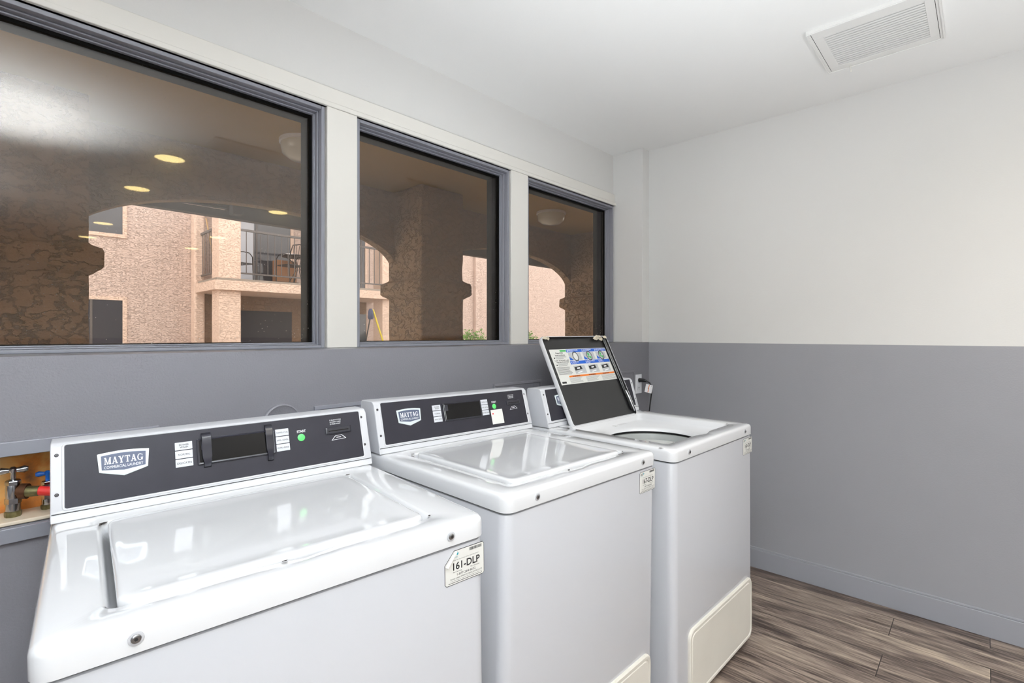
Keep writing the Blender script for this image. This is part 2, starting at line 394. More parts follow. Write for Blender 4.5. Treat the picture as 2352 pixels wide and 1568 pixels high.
# ------------------------------------------------------------------ camera (kept level, rise of 16 px in the 2352 frame)
CX, CY, CZ = -2.951, -1.570, 1.285
TH = math.radians(43.24)
cam = bpy.data.cameras.new('camera'); co = bpy.data.objects.new('camera', cam); COL.objects.link(co)
cam.sensor_width = 36; cam.lens = 1155/2352*36; cam.shift_y = -16/2352; cam.clip_start = .02; cam.clip_end = 200
co.location = (CX, CY, CZ); co.rotation_euler = (PI/2, 0, TH - PI/2)
S.camera = co

# ------------------------------------------------------------------ the room
XL, YB, ZC = -4.6, -6.7, 2.46
LZ = 1.236                         # top of the grey lower wall
YW = .215                          # plane of the window wall
mb = MB(); mb.box(XL-.15, .15, YB-.15, .33, -.08, 0); struct(mb.build('floor', M['floor']))
mb = MB(); mb.box(XL-.15, .15, YB-.15, .33, ZC, ZC+.06); struct(mb.build('ceiling', M['ceil']))
mb = MB()
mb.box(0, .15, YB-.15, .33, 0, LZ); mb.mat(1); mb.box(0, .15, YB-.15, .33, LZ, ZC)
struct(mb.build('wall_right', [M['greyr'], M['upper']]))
mb = MB(); mb.box(XL-.15, XL, YB-.15, .33, 0, LZ); mb.mat(1); mb.box(XL-.15, XL, YB-.15, .33, LZ, ZC); struct(mb.build('wall_left', [M['greyr'], M['upper']]))
mb = MB(); mb.box(XL, 0, YB-.15, YB, 0, LZ); mb.mat(1); mb.box(XL, 0, YB-.15, YB, LZ, ZC); struct(mb.build('wall_back', [M['greyr'], M['upper']]))
# lower (furred) part of the window wall with the opening of the valve box
RX0, RX1, RZ0, RZ1 = -3.35, -2.63, .860, 1.018
mb = MB()
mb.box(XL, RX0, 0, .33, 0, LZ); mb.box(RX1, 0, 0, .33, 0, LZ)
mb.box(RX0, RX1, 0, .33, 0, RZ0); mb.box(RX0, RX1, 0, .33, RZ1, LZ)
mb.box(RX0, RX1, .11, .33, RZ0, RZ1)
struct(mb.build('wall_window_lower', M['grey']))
# upper part: header, posts, corner pier
WZ = 2.128
W1 = (-3.95, -2.069); W2 = (-1.945, -1.079); W3 = (-.948, -.090)
mb = MB()
mb.box(XL, 0, YW, .33, WZ, ZC)
for a, b in ((XL, W1[0]), (W1[1], W2[0]), (W2[1], W3[0]), (W3[1], 0)): mb.box(a, b, YW, .33, LZ, WZ)
struct(mb.build('wall_window_upper', M['upper']))
mb = MB(); mb.box(-.083, 0, 0, YW, LZ, ZC); struct(mb.build('wall_corner_pier', M['upper'], bevel=.003))
mb = MB(); mb.box(XL, -.083, YW-.016, YW, WZ, 2.203); mb.box(XL, -.079, YW-.024, YW, WZ, WZ+.018)
struct(mb.build('trim_1', M['trim'], bevel=.003, seg=2))
for i, (a, b) in enumerate(((W1[1], W2[0]), (W2[1], W3[0]))):
    mb = MB(); mb.box(a+.002, b, YW-.019, YW, LZ, WZ); struct(mb.build('trim_%d' % (i+2), M['trim'], bevel=.002, seg=2))
# window frames and panes
for i, (a, b) in enumerate((W1, W2, W3)):
    r = empty('window_%d' % (i+1), (0, 0, 0)); struct(r)
    def fr(mb, x0, x1, z0, z1, w, y0, y1, wb=None):
        wb = wb if wb is not None else w
        mb.box(x0, x0+w, y0, y1, z0, z1); mb.box(x1-w, x1, y0, y1, z0, z1)
        mb.box(x0+w, x1-w, y0, y1, z1-w, z1); mb.box(x0+w, x1-w, y0, y1, z0, z0+wb)
    mb = MB(); e = .003
    fr(mb, a+e, b-e, LZ, WZ-e, .013, YW-.010, YW+.06, .010)
    fr(mb, a+e+.013, b-e-.013, LZ+.010, WZ-e-.013, .006, YW+.012, YW+.06, .005)
    fr(mb, a+e+.019, b-e-.019, LZ+.015, WZ-e-.019, .006, YW+.028, YW+.06, .005)
    mb.build('window_frame', M['gtrim'], r, bevel=.002, seg=2)
    mb = MB(); fr(mb, a, b, LZ, WZ, .030, .272, .345, .022); mb.build('outer_frame', M['blackframe'], r)
    mb = MB(); fr(mb, a+.02, b-.02, LZ+.012, WZ-.02, .018, .2565, .2625, .009); mb.build('gasket', M['blackframe'], r)
    mb = MB(); mb.box(a+.024, b-.024, .264, .269, LZ+.018, WZ-.02); mb.build('glass_pane', M['pane'], r)
# baseboard on the right wall
mb = MB(); mb.box(-.014, 0, YB, 0, 0, .102); mb.box(-.009, 0, YB, 0, .102, .112)
struct(mb.build('baseboard_right', M['bbase'], bevel=.002, seg=2))
mb = MB(); mb.box(XL, -.014, -.012, 0, 0, .105); struct(mb.build('baseboard_window', M['bbase'], bevel=.002, seg=2))

# painted-over access covers, round cap
for x0, x1, zt, lab in ((-2.212, -1.88, 1.055, 'grey painted access cover on the wall between the first two washers'),
                        (-1.404, -1.084, 1.068, 'grey painted access cover on the wall right above the middle washer console'),
                        (-.515, -.1935, 1.066, 'grey painted access cover on the wall behind the open washer lid')):
    mb = MB(); d = .012
    mb.box(x0, x1, -.008, 0, zt-.19, zt); mb.box(x0, x1, -.011, -.008, zt-d, zt); mb.box(x0, x1, -.011, -.008, zt-.19, zt-.19+d)
    mb.box(x0, x0+d, -.011, -.008, zt-.19+d, zt-d); mb.box(x1-d, x1, -.011, -.008, zt-.19+d, zt-d)
    tag(mb.build('access_cover', M['gtrim'] if x0 < -2 else M['grey'], bevel=.0015, seg=2), lab, 'access cover', 'painted access covers along the window wall')
mb = MB(); mb.T = Matrix.Translation((-2.314, 0, 1.017)) @ Matrix.Rotation(PI/2, 4, 'X')
mb.lathe((0, 0, 0), [(.056, 0), (.056, .010), (.052, .013), (.048, .010), (.02, .009), (.001, .009)], 36)
tag(mb.build('round_wall_cap', M['grey'], smooth=40), 'round grey painted cap on the wall above the nearest washer console', 'wall cap')

# valve box
vb = empty('valve_box', ((RX0+RX1)/2, 0, RZ0)); tag(vb, 'recessed plumbing box with stained back board and grey trim beside nearest washer', 'plumbing box')
ox, oz = (RX0+RX1)/2, RZ0
def rel(mb): mb.T = Matrix.Translation((-ox, 0, -oz)); return mb
mb = rel(MB()); mb.box(RX0+.002, RX1-.002, .098, .108, RZ0+.001, RZ1-.001); mb.build('back_board', M['stain'], vb)
mb = rel(MB()); mb.box(RX0+.002, RX1-.002, .002, .097, RZ0+.001, RZ0+.010); mb.build('ledge', pm('ledge_paint', (222, 208, 186), .5, var=.15, vscale=12), vb, bevel=.003)
mb = rel(MB()); mb.box(RX0-.03, RX1+.003, -.011, 0, RZ1-.001, RZ1+.031); mb.build('upper_trim', M['gtrim'], vb, bevel=.002, seg=2)
mb = rel(MB()); mb.box(RX0-.03, RX1+.003, -.011, 0, RZ0-.034, RZ0-.001); mb.build('lower_trim', M['gtrim'], vb, bevel=.002, seg=2)

def valve(x, y, label, handle_mat, hose):
    v = empty('water_valve', (x, y, RZ0+.010)); tag(v, label, 'valve')
    mb = MB(); mb.lathe((0, 0, 0), [(.0165, 0), (.0175, .004), (.0175, .012), (.0145, .014)], 10); mb.build('base_nut', M['brass'], v, smooth=30)
    mb = MB(); mb.lathe((0, 0, .013), [(.015, 0), (.0155, .01), (.0155, .017)], 16); mb.lathe((0, 0, .030), [(.017, 0), (.017, .012)], 6)
    mb.lathe((0, 0, .042), [(.0145, 0), (.0155, .008), (.0155, .022), (.014, .030)], 20); mb.build('valve_body', M['chrome'], v, smooth=35)
    mb = MB(); mb.lathe((0, 0, .072), [(.0165, 0), (.0165, .009), (.012, .012)], 6); mb.build('bonnet_nut', M['chrome'], v, bevel=.0015)
    mb = MB(); mb.lathe((0, 0, .083), [(.006, 0), (.006, .016), (.009, .019), (.009, .026), (.004, .030)], 16)
    P = Matrix.Rotation(math.radians(-8), 4, 'Z')
    mb.T = P; mb.tube([(-.030, 0, .105), (-.022, 0, .105), (-.008, 0, .105), (.008, 0, .105), (.022, 0, .105), (.030, 0, .105)], [.0055, .0085, .0055, .0055, .0085, .0055], 12)
    mb.build('tee_handle', handle_mat, v, smooth=50)
    mb = MB(); d = Vector((.86, -.5, 0)).normalized()
    mb.tube([d*.010+Vector((0, 0, .057)), d*.016+Vector((0, 0, .056))], .013, 16); mb.tube([d*.016+Vector((0, 0, .056)), d*.032+Vector((0, 0, .055))], .0175, 16)
    mb.build('hose_coupling', M['bronze'], v, smooth=40)
    v.scale = (.86, .86, 1)
    return v
valve(-2.895, .048, 'chrome tee-handled water valve with the red hose, in the plumbing box', M['chrome'], True)
vb2 = valve(-2.836, .062, 'blue-handled water valve partly hidden behind the nearest washer console', M['bluev'], False)
vb2.scale = (.7, .7, .8)
bz = RZ0+.010+.055
hose = empty('supply_hose', (-2.866, .026, bz)); tag(hose, 'red rubber supply hose running from the chrome valve behind the nearest washer', 'hose')
H0 = Vector((-2.79, .02, bz))
mb = MB(); mb.tube([tuple(Vector(p)-H0) for p in ((-2.797, .027, bz), (-2.776, .016, bz-.001))], [.0125, .0115], 14); mb.build('ferrule', M['brass'], hose, smooth=50)
mb = MB(); mb.tube([tuple(Vector(p)-H0) for p in ((-2.777, .0165, bz-.001), (-2.757, .006, bz-.004), (-2.735, -.004, bz-.010), (-2.70, -.018, bz-.025), (-2.66, -.030, bz-.06), (-2.64, -.035, bz-.13), (-2.64, -.035, bz-.25))], .0108, 14)
mb.build('hose_body', M['red'], hose, smooth=60)

# outlet, plug with tag
oz0, oz1, oxa, oxb = .920, 1.0375, -.1766, -.1007
ou = empty('wall_outlet', ((oxa+oxb)/2, 0, oz0)); tag(ou, 'white duplex electrical outlet on the grey wall near the corner', 'outlet')
mb = MB(); mb.box(-.038, .038, -.005, 0, 0, .1175); mb.build('cover_plate', M['outlet'], ou, bevel=.002, seg=2)
for zz in (.030, .078):
    mb = MB(); mb.T = Matrix.Translation((0, -.005, zz+.004)) @ Matrix.Rotation(PI/2, 4, 'X')
    mb.loft([rr(-.017, .017, -.014, .014, .009, 0), rr(-.017, .017, -.014, .014, .009, .0025)])
    mb.mat(1); mb.box(-.008, -.006, -.002, .006, .0025, .0028); mb.box(.006, .008, -.002, .006, .0025, .0028); mb.cyl((0, -.007, .0025), .0024, .0003, 10)
    mb.build('receptacle', [M['outlet'], M['ink']], ou)
pl = empty('power_cord', (-.139, -.008, 1.002)); tag(pl, 'black power plug and cord in the outlet with a white paper tag', 'power cord')
mb = MB(); mb.tube([(0, 0, 0), (.0, -.012, .001), (0, -.034, 0), (.002, -.052, -.004)], [.014, .0125, .011, .006], 12); mb.build('plug_body', M['plug'], pl, smooth=50)
mb = MB(); mb.tube([(.002, -.050, -.004), (.012, -.064, -.012), (.022, -.072, -.035), (.026, -.070, -.08), (.024, -.062, -.14), (.020, -.052, -.24), (.012, -.04, -.38), (.0, -.03, -.6), (-.03, -.025, -.9)], .0038, 10); mb.build('cord', M['plug'], pl, smooth=60)
mb = MB(); mb.T = Matrix.Translation((.020, -.074, -.052)) @ Matrix.Rotation(math.radians(-28), 4, 'Z') @ Matrix.Rotation(math.radians(14), 4, 'Y')
mb.box(-.046, .004, -.0006, .0006, -.026, .024); mb.mat(1); mb.box(-.025, -.021, -.0012, -.0006, -.024, .022); mb.mat(2); mb.box(-.029, -.026, -.0012, -.0006, -.002, .002)
mb.build('warning_tag', [M['white'], M['orange'], M['ink']], pl)

# ceiling vent over the right side
def vent(x0, x1, y0, y1, gx0, gx1, gy0, gy1, n, lab, clip):
    v = empty('ceiling_vent', ((x0+x1)/2, (y0+y1)/2, ZC)); tag(v, lab, 'vent')
    T = Matrix.Translation((-(x0+x1)/2, -(y0+y1)/2, 0))
    mb = MB(T); t = -.014
    mb.box(x0, gx0, y0, y1, t, 0); mb.box(gx1, x1, y0, y1, t, 0); mb.box(gx0, gx1, y0, gy0, t, 0); mb.box(gx0, gx1, gy1, y1, t, 0)
    for a in (x0, x1-.006): mb.box(a, a+.006, y0, y1, t-.004, t)
    for a in (y0, y1-.006): mb.box(x0+.006, x1-.006, a, a+.006, t-.004, t)
    mb.build('frame', M['tan'], v, bevel=.0015, seg=2)
    mb = MB(T); mb.box(gx0, gx1, gy0, gy1, -.002, -.0005)
    for a, b in ((y0+.014, y0+.0155), (y1-.0155, y1-.014)): mb.box(x0+.012, x1-.012, a, b, t-.0004, t+.0005)
    mb.build('dark_backing', M['ventdark'], v)
    w = (gx1-gx0)/n
    for i in range(n):
        mb = MB(T); mb.box(gx0+i*w+.0008, gx0+(i+1)*w-.0062, gy0, gy1, -.013, -.0085); mb.build('slat', M['tan'], v)
    if clip:
        mb = MB(T); mb.tube([(x1-.012, y1-.085, t), (x1-.004, y1-.085, t-.008), (x1-.0, y1-.086, t-.022)], .0028, 8); mb.build('clip', M['trim'], v, smooth=50)
    return v
vent(-.746, -.355, -1.458, -1.062, -.690, -.400, -1.415, -1.110, 16, 'white louvred ceiling vent above the right side of the room', True)
v2 = empty('ceiling_register', (-1.786, -1.35, ZC)); tag(v2, 'white two-bank ceiling register seen mirrored in the left window', 'vent')
mb = MB(); t = -.010
mb.box(-.20, .20, -.13, -.10, t, 0); mb.box(-.20, .20, .10, .13, t, 0); mb.box(-.20, -.16, -.10, .10, t, 0); mb.box(.16, .20, -.10, .10, t, 0); mb.box(-.012, .012, -.10, .10, t, 0)
mb.build('frame', M['tan'], v2, bevel=.002, seg=2)
mb = MB(); mb.box(-.16, .16, -.10, .10, -.002, -.0005); mb.build('dark_backing', M['ventdark'], v2)
for i in range(24):
    x = -.155+i*.0132
    if abs(x) < .016: continue
    mb = MB(); mb.add([(x, -.10, -.003), (x+.006, -.10, -.010), (x+.006, .10, -.010), (x, .10, -.003), (x+.0012, -.10, -.003), (x+.0072, -.10, -.010), (x+.0072, .10, -.010), (x+.0012, .10, -.003)], [(0, 1, 2, 3), (7, 6, 5, 4), (0, 4, 5, 1), (2, 6, 7, 3), (1, 5, 6, 2), (0, 3, 7, 4)])
    mb.build('slat', M['tan'], v2)

# recessed downlights (seen mirrored in the panes)
first = None
cans = [(-2.07, -1.86, 'highest of the three reflected in the largest window'), (-.97, -1.86, 'nearest to the window wall, right row'), (-2.07, -2.87, 'second from the window wall, left row'),
        (-.97, -2.85, 'second from the window wall, right row'), (-2.04, -4.68, 'third from the window wall, left row'), (-.96, -4.66, 'third from the window wall, right row'),
        (-2.04, -5.77, 'farthest from the window wall, left row'), (-.95, -5.77, 'farthest from the window wall, right row')]
for i, (x, y, w) in enumerate(cans):
    if first is None:
        r = empty('recessed_downlight', (x, y, ZC))
        mb = MB(); mb.lathe((0, 0, 0), [(.098, 0), (.098, -.004), (.088, -.006), (.084, -.003), (.084, 0)], 36, cap=False); mb.build('trim_ring', M['tan'], r, smooth=50)
        mb = MB(); mb.lathe((0, 0, 0), [(.084, -.001), (.06, -.003), (.001, -.004)], 32, cap=False); mb.build('lens', M['canemit'], r, smooth=50)
        first = r
    else:
        r = copy_tree(first); r.location = (x, y, ZC)
    tag(r, 'lit recessed downlight, ' + w, 'ceiling light', 'recessed ceiling downlights')
    la = bpy.data.lights.new('downlight_lamp', 'SPOT'); la.energy = 14; la.color = (1, .96, .92); la.spot_size = math.radians(150); la.spot_blend = .8; la.shadow_soft_size = .08
    lo = bpy.data.objects.new('downlight_lamp', la); COL.objects.link(lo); lo.location = (x, y, ZC-.02); lo.parent = None

# ------------------------------------------------------------------ washing machines
W, D, TC, HC, TB = .686, .538, .046, .155, .075
H0 = .905
FL = math.hypot(TC, HC)
UX = Vector((1, 0, 0)); SX = Vector((0, TC/FL, HC/FL)); NX = Vector((0, -HC/FL, TC/FL))
FT = Matrix(((UX.x, SX.x, NX.x, 0), (UX.y, SX.y, NX.y, D), (UX.z, SX.z, NX.z, H0), (0, 0, 0, 1)))
FRT = Matrix(((1, 0, 0, 0), (0, 0, -1, 0), (0, 1, 0, H0), (0, 0, 0, 1)))   # front face: x=u, y=height from top, z=outwards
NOTCH = (.292, .385)
def notch(p):
    x, y, z = p
    if y < .2 and NOTCH[0] < x < NOTCH[1]:
        t = (x-NOTCH[0])/(NOTCH[1]-NOTCH[0]); return (x, y-.016*math.sin(PI*t)**.8, z)
    return p
LU0, LU1, LV0, LV1 = .088, .583, .068, .478

def screw(mb, T, x, y, r, h):
    mb.T = T; mb.m = 0; mb.lathe((x, y, 0), [(r, 0), (r*.95, h*.5), (r*.6, h), (r*.45, h)], 16)
    mb.m = 1; mb.cyl((x, y, h), r*.38, .0002, 6)

def washer(x, y, a, z, t1, t2, label, number, is_open, grime):
    root = empty('washing_machine', (0, 0, 0)); tag(root, label, 'washing machine', 'white top-loading washers in a row under the windows')
    dx, dy = H0*t1, H0*t2
    ca, sa = math.cos(a), math.sin(a)
    root.location = (x+ca*dx-sa*dy, y+sa*dx+ca*dy, z-H0)
    root.rotation_euler = Euler((t2, -t1, a), 'XYZ')
    # cabinet
    BK = .655
    mb = MB(); r = .028; top = H0-.0455
    mb.loft([rr(.012, W-.012, .02, BK, r, .022), rr(.002, W-.002, .003, BK, r, .03), rr(.002, W-.002, .003, BK, r, .2),
             rr(.002, W-.002, .003, BK, r, top-.006), rr(.0035, W-.0035, .0045, BK, r, top-.002), rr(.007, W-.007, .008, BK, r, top)], True, False)
    cab = mb.build('cabinet', M['enamel'], root, smooth=35)
    mb = MB(); mb.loft([rr(.008, W-.008, .009, BK, r, top-.001), rr(.008, W-.008, .009, BK, r, H0-.040)], False, False); mb.build('gap_shade', M['gap'], cab)  # dark ring standing in for the shadow under the top panel
    for fx in (.06, W-.06):
        for fy in (.06, .6):
            mb = MB(); mb.lathe((fx, fy, -(z-H0)*.6), [(.02, 0), (.02, .012), (.008, .016), (.008, .03)], 14); mb.build('foot', M['gap'], root, smooth=30)
    # lower access panel
    mb = MB(FRT); 
    mb.loft([rr(.095, .655, -.875, -.628, .032, -.004), rr(.095, .655, -.875, -.628, .032, .003), rr(.099, .651, -.871, -.632, .030, .006), rr(.107, .643, -.863, -.640, .026, .006), rr(.109, .641, -.861, -.642, .025, .003), rr(.112, .638, -.858, -.645, .024, .003), rr(.114, .636, -.856, -.647, .023, .0055)])
    mb.build('access_panel', M['cream'], root, smooth=30)
    # top panel with lid well
    n = 14
    L = []
    bt = H0-.0412
    for (i, zz) in ((0, bt), (0, H0-.012), (.002, H0-.006), (.006, H0-.002), (.014, H0)):
        L.append(rr(i, W-i, i, BK, max(r-i*.5, .01), zz, es=n))
    hole = rr(LU0-.012, LU1+.012, LV0-.004, LV1+.010, .02, H0, es=n, disp=notch)
    L.append(rr(LU0-.018, LU1+.018, LV0-.008, LV1+.014, .024, H0, es=n, disp=notch))
    hole2 = rr(LU0-.012, LU1+.012, LV0-.003, LV1+.010, .02, H0-.003, es=n, disp=notch)
    L += [hole2, rr(LU0-.006, LU1+.006, LV0-.002, LV1+.008, .02, H0-.020, es=n, disp=notch)]
    base = rr(LU0+.006, LU1-.006, LV0+.01, LV1-.004, .03, H0-.030, es=n)
    L.append(base)
    ccx, ccy = .335, .262
    for rad, zz in ((.205, H0-.040), (.192, H0-.048), (.190, H0-.056)): L.append(circ_like(base, ccx, ccy, rad, zz))
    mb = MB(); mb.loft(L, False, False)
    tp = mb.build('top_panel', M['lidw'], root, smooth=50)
    # tub
    mb = MB(); mb.lathe((ccx, ccy, H0), [(.1905, -.055), (.195, -.060), (.195, -.070)], 48, cap=False); mb.build('tub_gasket', M['gap'], tp, smooth=50)
    mb = MB(); mb.lathe((ccx, ccy, H0), [(.1945, -.069), (.188, -.064), (.178, -.065), (.173, -.085), (.168, -.30), (.02, -.31), (.001, -.31)], 48, cap=False)
    tub = mb.build('wash_tub', M['tubgrey'], root, smooth=50)
    mb = MB(); mb.lathe((ccx, ccy, H0), [(.168, -.31), (.168, -.090), (.15, -.084), (.10, -.080), (.06, -.074), (.05, -.068), (.001, -.066)], 40, cap=False); mb.build('agitator', M['tub'], tub, smooth=50)
    if is_open:
        mb = MB(); mb.T = Matrix.Translation((ccx-.02, ccy-.085, H0-.0795)); mb.lathe((0, 0, 0), [(.030, 0), (.030, .0015), (.001, .0018)], 20, cap=False); mb.build('green_marking', M['pgreen'], tub)
    # lid
    lw = LU1-LU0; ll = LV1-LV0+.006
    LT = Matrix.Translation((LU0, LV1+.006, H0))
    if is_open: LT = Matrix.Translation((LU0+.008, .502, H0-.012)) @ Matrix.Rotation(-(PI/2+.455), 4, 'X')
    # lid local: x across, y from hinge (0) towards front (-ll), z up when closed
    mb = MB(LT)
    es = 10
    def dish(p):
        return p
    lp = [rr(.004, lw-.004, -ll+.002, 0, .022, -.017, es=es), rr(.001, lw-.001, -ll, .001, .024, -.012, es=es), rr(.001, lw-.001, -ll, .001, .024, .000, es=es),
          rr(.003, lw-.003, -ll+.002, -.001, .023, .003, es=es), rr(.009, lw-.009, -ll+.008, -.007, .020, .0045, es=es),
          rr(.020, lw-.020, -ll+.022, -.022, .016, .0025, es=es), rr(.05, lw-.05, -ll+.05, -.05, .014, .0012, es=es)]
    # underside: rim and sunken sheet
    un = [rr(.007, lw-.007, -ll+.005, -.003, .020, -.017, es=es), rr(.010, lw-.010, -ll+.008, -.006, .018, -.004, es=es)]
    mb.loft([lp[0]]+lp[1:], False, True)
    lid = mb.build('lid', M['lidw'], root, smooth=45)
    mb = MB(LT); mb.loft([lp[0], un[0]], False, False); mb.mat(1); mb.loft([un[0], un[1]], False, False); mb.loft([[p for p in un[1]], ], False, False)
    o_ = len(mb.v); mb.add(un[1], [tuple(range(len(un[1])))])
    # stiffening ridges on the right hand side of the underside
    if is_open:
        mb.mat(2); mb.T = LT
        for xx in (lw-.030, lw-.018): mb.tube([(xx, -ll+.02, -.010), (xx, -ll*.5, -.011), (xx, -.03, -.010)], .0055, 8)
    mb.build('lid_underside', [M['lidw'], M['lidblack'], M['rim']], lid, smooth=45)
    if is_open:
        instruction_sheet(LT @ Matrix.Scale(-1, 4, (0, 0, 1)) @ Matrix.Translation((0, 0, .0045)), lw, ll, lid)
        UT = LT @ Matrix.Scale(-1, 4, (0, 0, 1))
        # chipped paint patches: x from the right edge (mirrored), y towards the front
        rnd = random.Random(3)
        def blob(cx, cy, rx, ry, z, k=14):
            pts = []
            for i in range(k):
                q = 2*PI*i/k; s = .7+.5*rnd.random(); pts.append((cx+rx*s*math.cos(q), cy+ry*s*math.sin(q)))
            mb.prism(pts, z, z+.0012)
        for (cx, cy, rx, ry) in ((.078, -ll+.010, .030, .011), (.058, -ll+.018, .016, .010), (.100, -ll+.016, .018, .008), (.018, -ll+.010, .016, .007), (lw-.030, -ll+.010, .022, .007), (lw-.045, -ll+.014, .010, .006)):
            mb = MB(UT); blob(lw-cx, cy, rx, ry, .0172); mb.build('chipped_paint', M['rust'], lid)
        mb = MB(UT); mb.tube([(lw-.018, -.125, .012), (lw-.020, -.085, .016), (lw-.016, -.02, .014)], [.005, .007, .004], 10); mb.build('hinge_strut', M['steel'], lid, smooth=50)
        mb = MB(Matrix.Translation((0, 0, H0-.0185))); text(mb, 'SL', .31, .33, .430, .448, .0, .02); 
        for q in range(4): rect(mb, .345+q*.002, .41, .432+q*.005, .4335+q*.005, .0)
        mb.build('small_print', M['pgrey'], tp)
    # ---------------- console
    mb = MB()
    def prof(u): return [(u, D-.0003, H0+.0005), (u, D+TC-.003, H0+HC-.010), (u, D+TC+.004, H0+HC-.002), (u, D+TC+.012, H0+HC), (u, D+TC+TB-.006, H0+HC), (u, D+TC+TB, H0+HC-.006), (u, D+TC+TB, H0+.0005)]
    p0 = prof(0); mid = lambda pts, i: pts
    mb.loft([prof(.001), prof(W-.001)][::-1])
    con = mb.build('console', M['console'], root, bevel=.0025, seg=2)
    # seam across the bottom and face plate
    mb = MB(FT); mb.box(.003, W-.003, .0175, .0188, -.0005, .0012); mb.build('seam_line', M['gap'], con)
    mb = MB(FT); mb.loft([rr(.002, W-.002, .0190, FL-.008, .003, -.001), rr(.002, W-.002, .0190, FL-.008, .003, .0010), rr(.003, W-.003, .020, FL-.009, .003, .0018)]); mb.build('face_plate', M['console'], con, smooth=30)
    mb = MB(FT); a0, a1, b0, b1 = .0235, W-.0235, .027, .1555
    mb.loft([rr(a0-.005, a1+.005, b0-.005, b1+.003, .008, .0015), rr(a0-.0035, a1+.0035, b0-.0035, b1+.0025, .007, .0032), rr(a0-.0012, a1+.0012, b0-.0012, b1+.0012, .005, .0032), rr(a0, a1, b0, b1, .004, .0020)]); mb.build('panel_bezel', M['console'], con, smooth=40)
    mb = MB(FT); mb.loft([rr(a0, a1, b0, b1, .004, .0019), rr(a0, a1, b0, b1, .004, .0024)]); mb.build('control_panel', M['panel'], con)
    Z = .0025
    # badge
    bx0, bx1, by1, byb, byt = .0755, .1660, .1305, .0885, .0755
    cxb = (bx0+bx1)/2
    def shield(i, z, tip):
        pts = []
        for k in range(9):
            t = k/8; xx = bx1-i-(bx1-bx0-2*i)*t; yy = by1-i-.0035*(1-math.sin(PI*t)); pts.append((xx, yy, z))
        lx = [(bx0+i, by1-.006-i, z), (bx0+.003+i, byb+i*tip, z), (bx0+.008+i, byb-.002+i*tip, z), (cxb, byt+i*tip*1.6, z), (bx1-.008-i, byb-.002+i*tip, z), (bx1-.003-i, byb+i*tip, z), (bx1-i, by1-.006-i, z)]
        return pts+lx
    mb = MB(FT); mb.loft([shield(0, Z, 0), shield(0, Z+.0012, 0), shield(.0012, Z+.0016, 1)]); mb.build('badge_shield', M['silver'], con)
    mb = MB(FT); z0 = Z+.00165
    def inner(z):
        i = .0062; pts = []
        for k in range(9):
            t = k/8; xx = bx1-i-(bx1-bx0-2*i)*t; yy = by1-i+.001-.0030*(1-math.sin(PI*t)); pts.append((xx, yy, z))
        return pts+[(bx0+i+.001, byb+.004, z), (cxb, byb-.001, z), (bx1-i-.001, byb+.004, z)]
    mb.loft([inner(z0), inner(z0+.0004)])
    mb.mat(1); serif_word(mb, bx0+.011, bx1-.011, by1-.0270, by1-.0125, z0+.0006)
    text(mb, 'COMMERCIAL LAUNDRY', bx0+.0115, bx1-.0115, by1-.0365, by1-.0305, z0+.0006, .008)
    mb.build('badge_face', [M['navy'], M['white']], con)
    # cycle buttons
    for k, (s, two) in enumerate((('POWER', 'WASH'), ('NORMAL', None), ('DELICATES', None))):
        y1 = .1310-k*.0195; y0 = y1-.0178
        mb = MB(FT); mb.loft([rr(.2145, .2490, y0, y1, .001, Z), rr(.2145, .2490, y0, y1, .001, Z+.001), rr(.2150, .2485, y0+.0005, y1-.0005, .001, Z+.0014)])
        mb.mat(1)
        if two: text(mb, s, .2225, .2420, y0+.0093, y0+.0133, Z+.0016, .01); text(mb, two, .2240, .2405, y0+.0040, y0+.0080, Z+.0016, .01)
        else: text(mb, s, .2205 if len(s) < 8 else .2175, .2440 if len(s) < 8 else .2465, y0+.0065, y0+.0108, Z+.0016, .01)
        mb.build('cycle_button', [M['btn'], M['ink']], con)
    for k, s in enumerate(('TEMPERATURE', 'SOIL LEVEL', 'EXTRA RINSE')):
        y1 = .1325-k*.0195; y0 = y1-.0178
        mb = MB(FT); mb.loft([rr(.4330, .4655, y0, y1, .001, Z), rr(.4330, .4655, y0, y1, .001, Z+.001), rr(.4335, .4650, y0+.0005, y1-.0005, .001, Z+.0014)])
        mb.mat(1); text(mb, s, .4350, .4635, y0+.0065, y0+.0105, Z+.0016, .01)
        mb.build('option_button', [M['btn'], M['ink']], con)
    # display
    mb = MB(FT); mb.loft([rr(.2575, .4300, .0725, .1340, .002, Z), rr(.2575, .4300, .0725, .1340, .002, Z+.003), rr(.2590, .4285, .0740, .1325, .002, Z+.0038), rr(.2625, .4255, .0770, .1295, .002, Z+.0030)]); mb.mat(1)
    mb.loft([rr(.2625, .4255, .0770, .1295, .002, Z+.0031), rr(.2630, .4250, .0775, .1290, .002, Z+.0034)])
    mb.mat(0); mb.loft([rr(.2655, .2775, .106, .128, .001, Z+.003), rr(.2660, .2770, .1065, .1275, .001, Z+.0048)])
    if not grime: mb.mat(2); mb.box(.2585, .2592, .0735, .1330, Z+.003, Z+.0044); mb.box(.2640, .2646, .0775, .1290, Z+.003, Z+.0044)
    mb.build('display_window', [M['clip'], M['disp'], M['lgrey']], con)
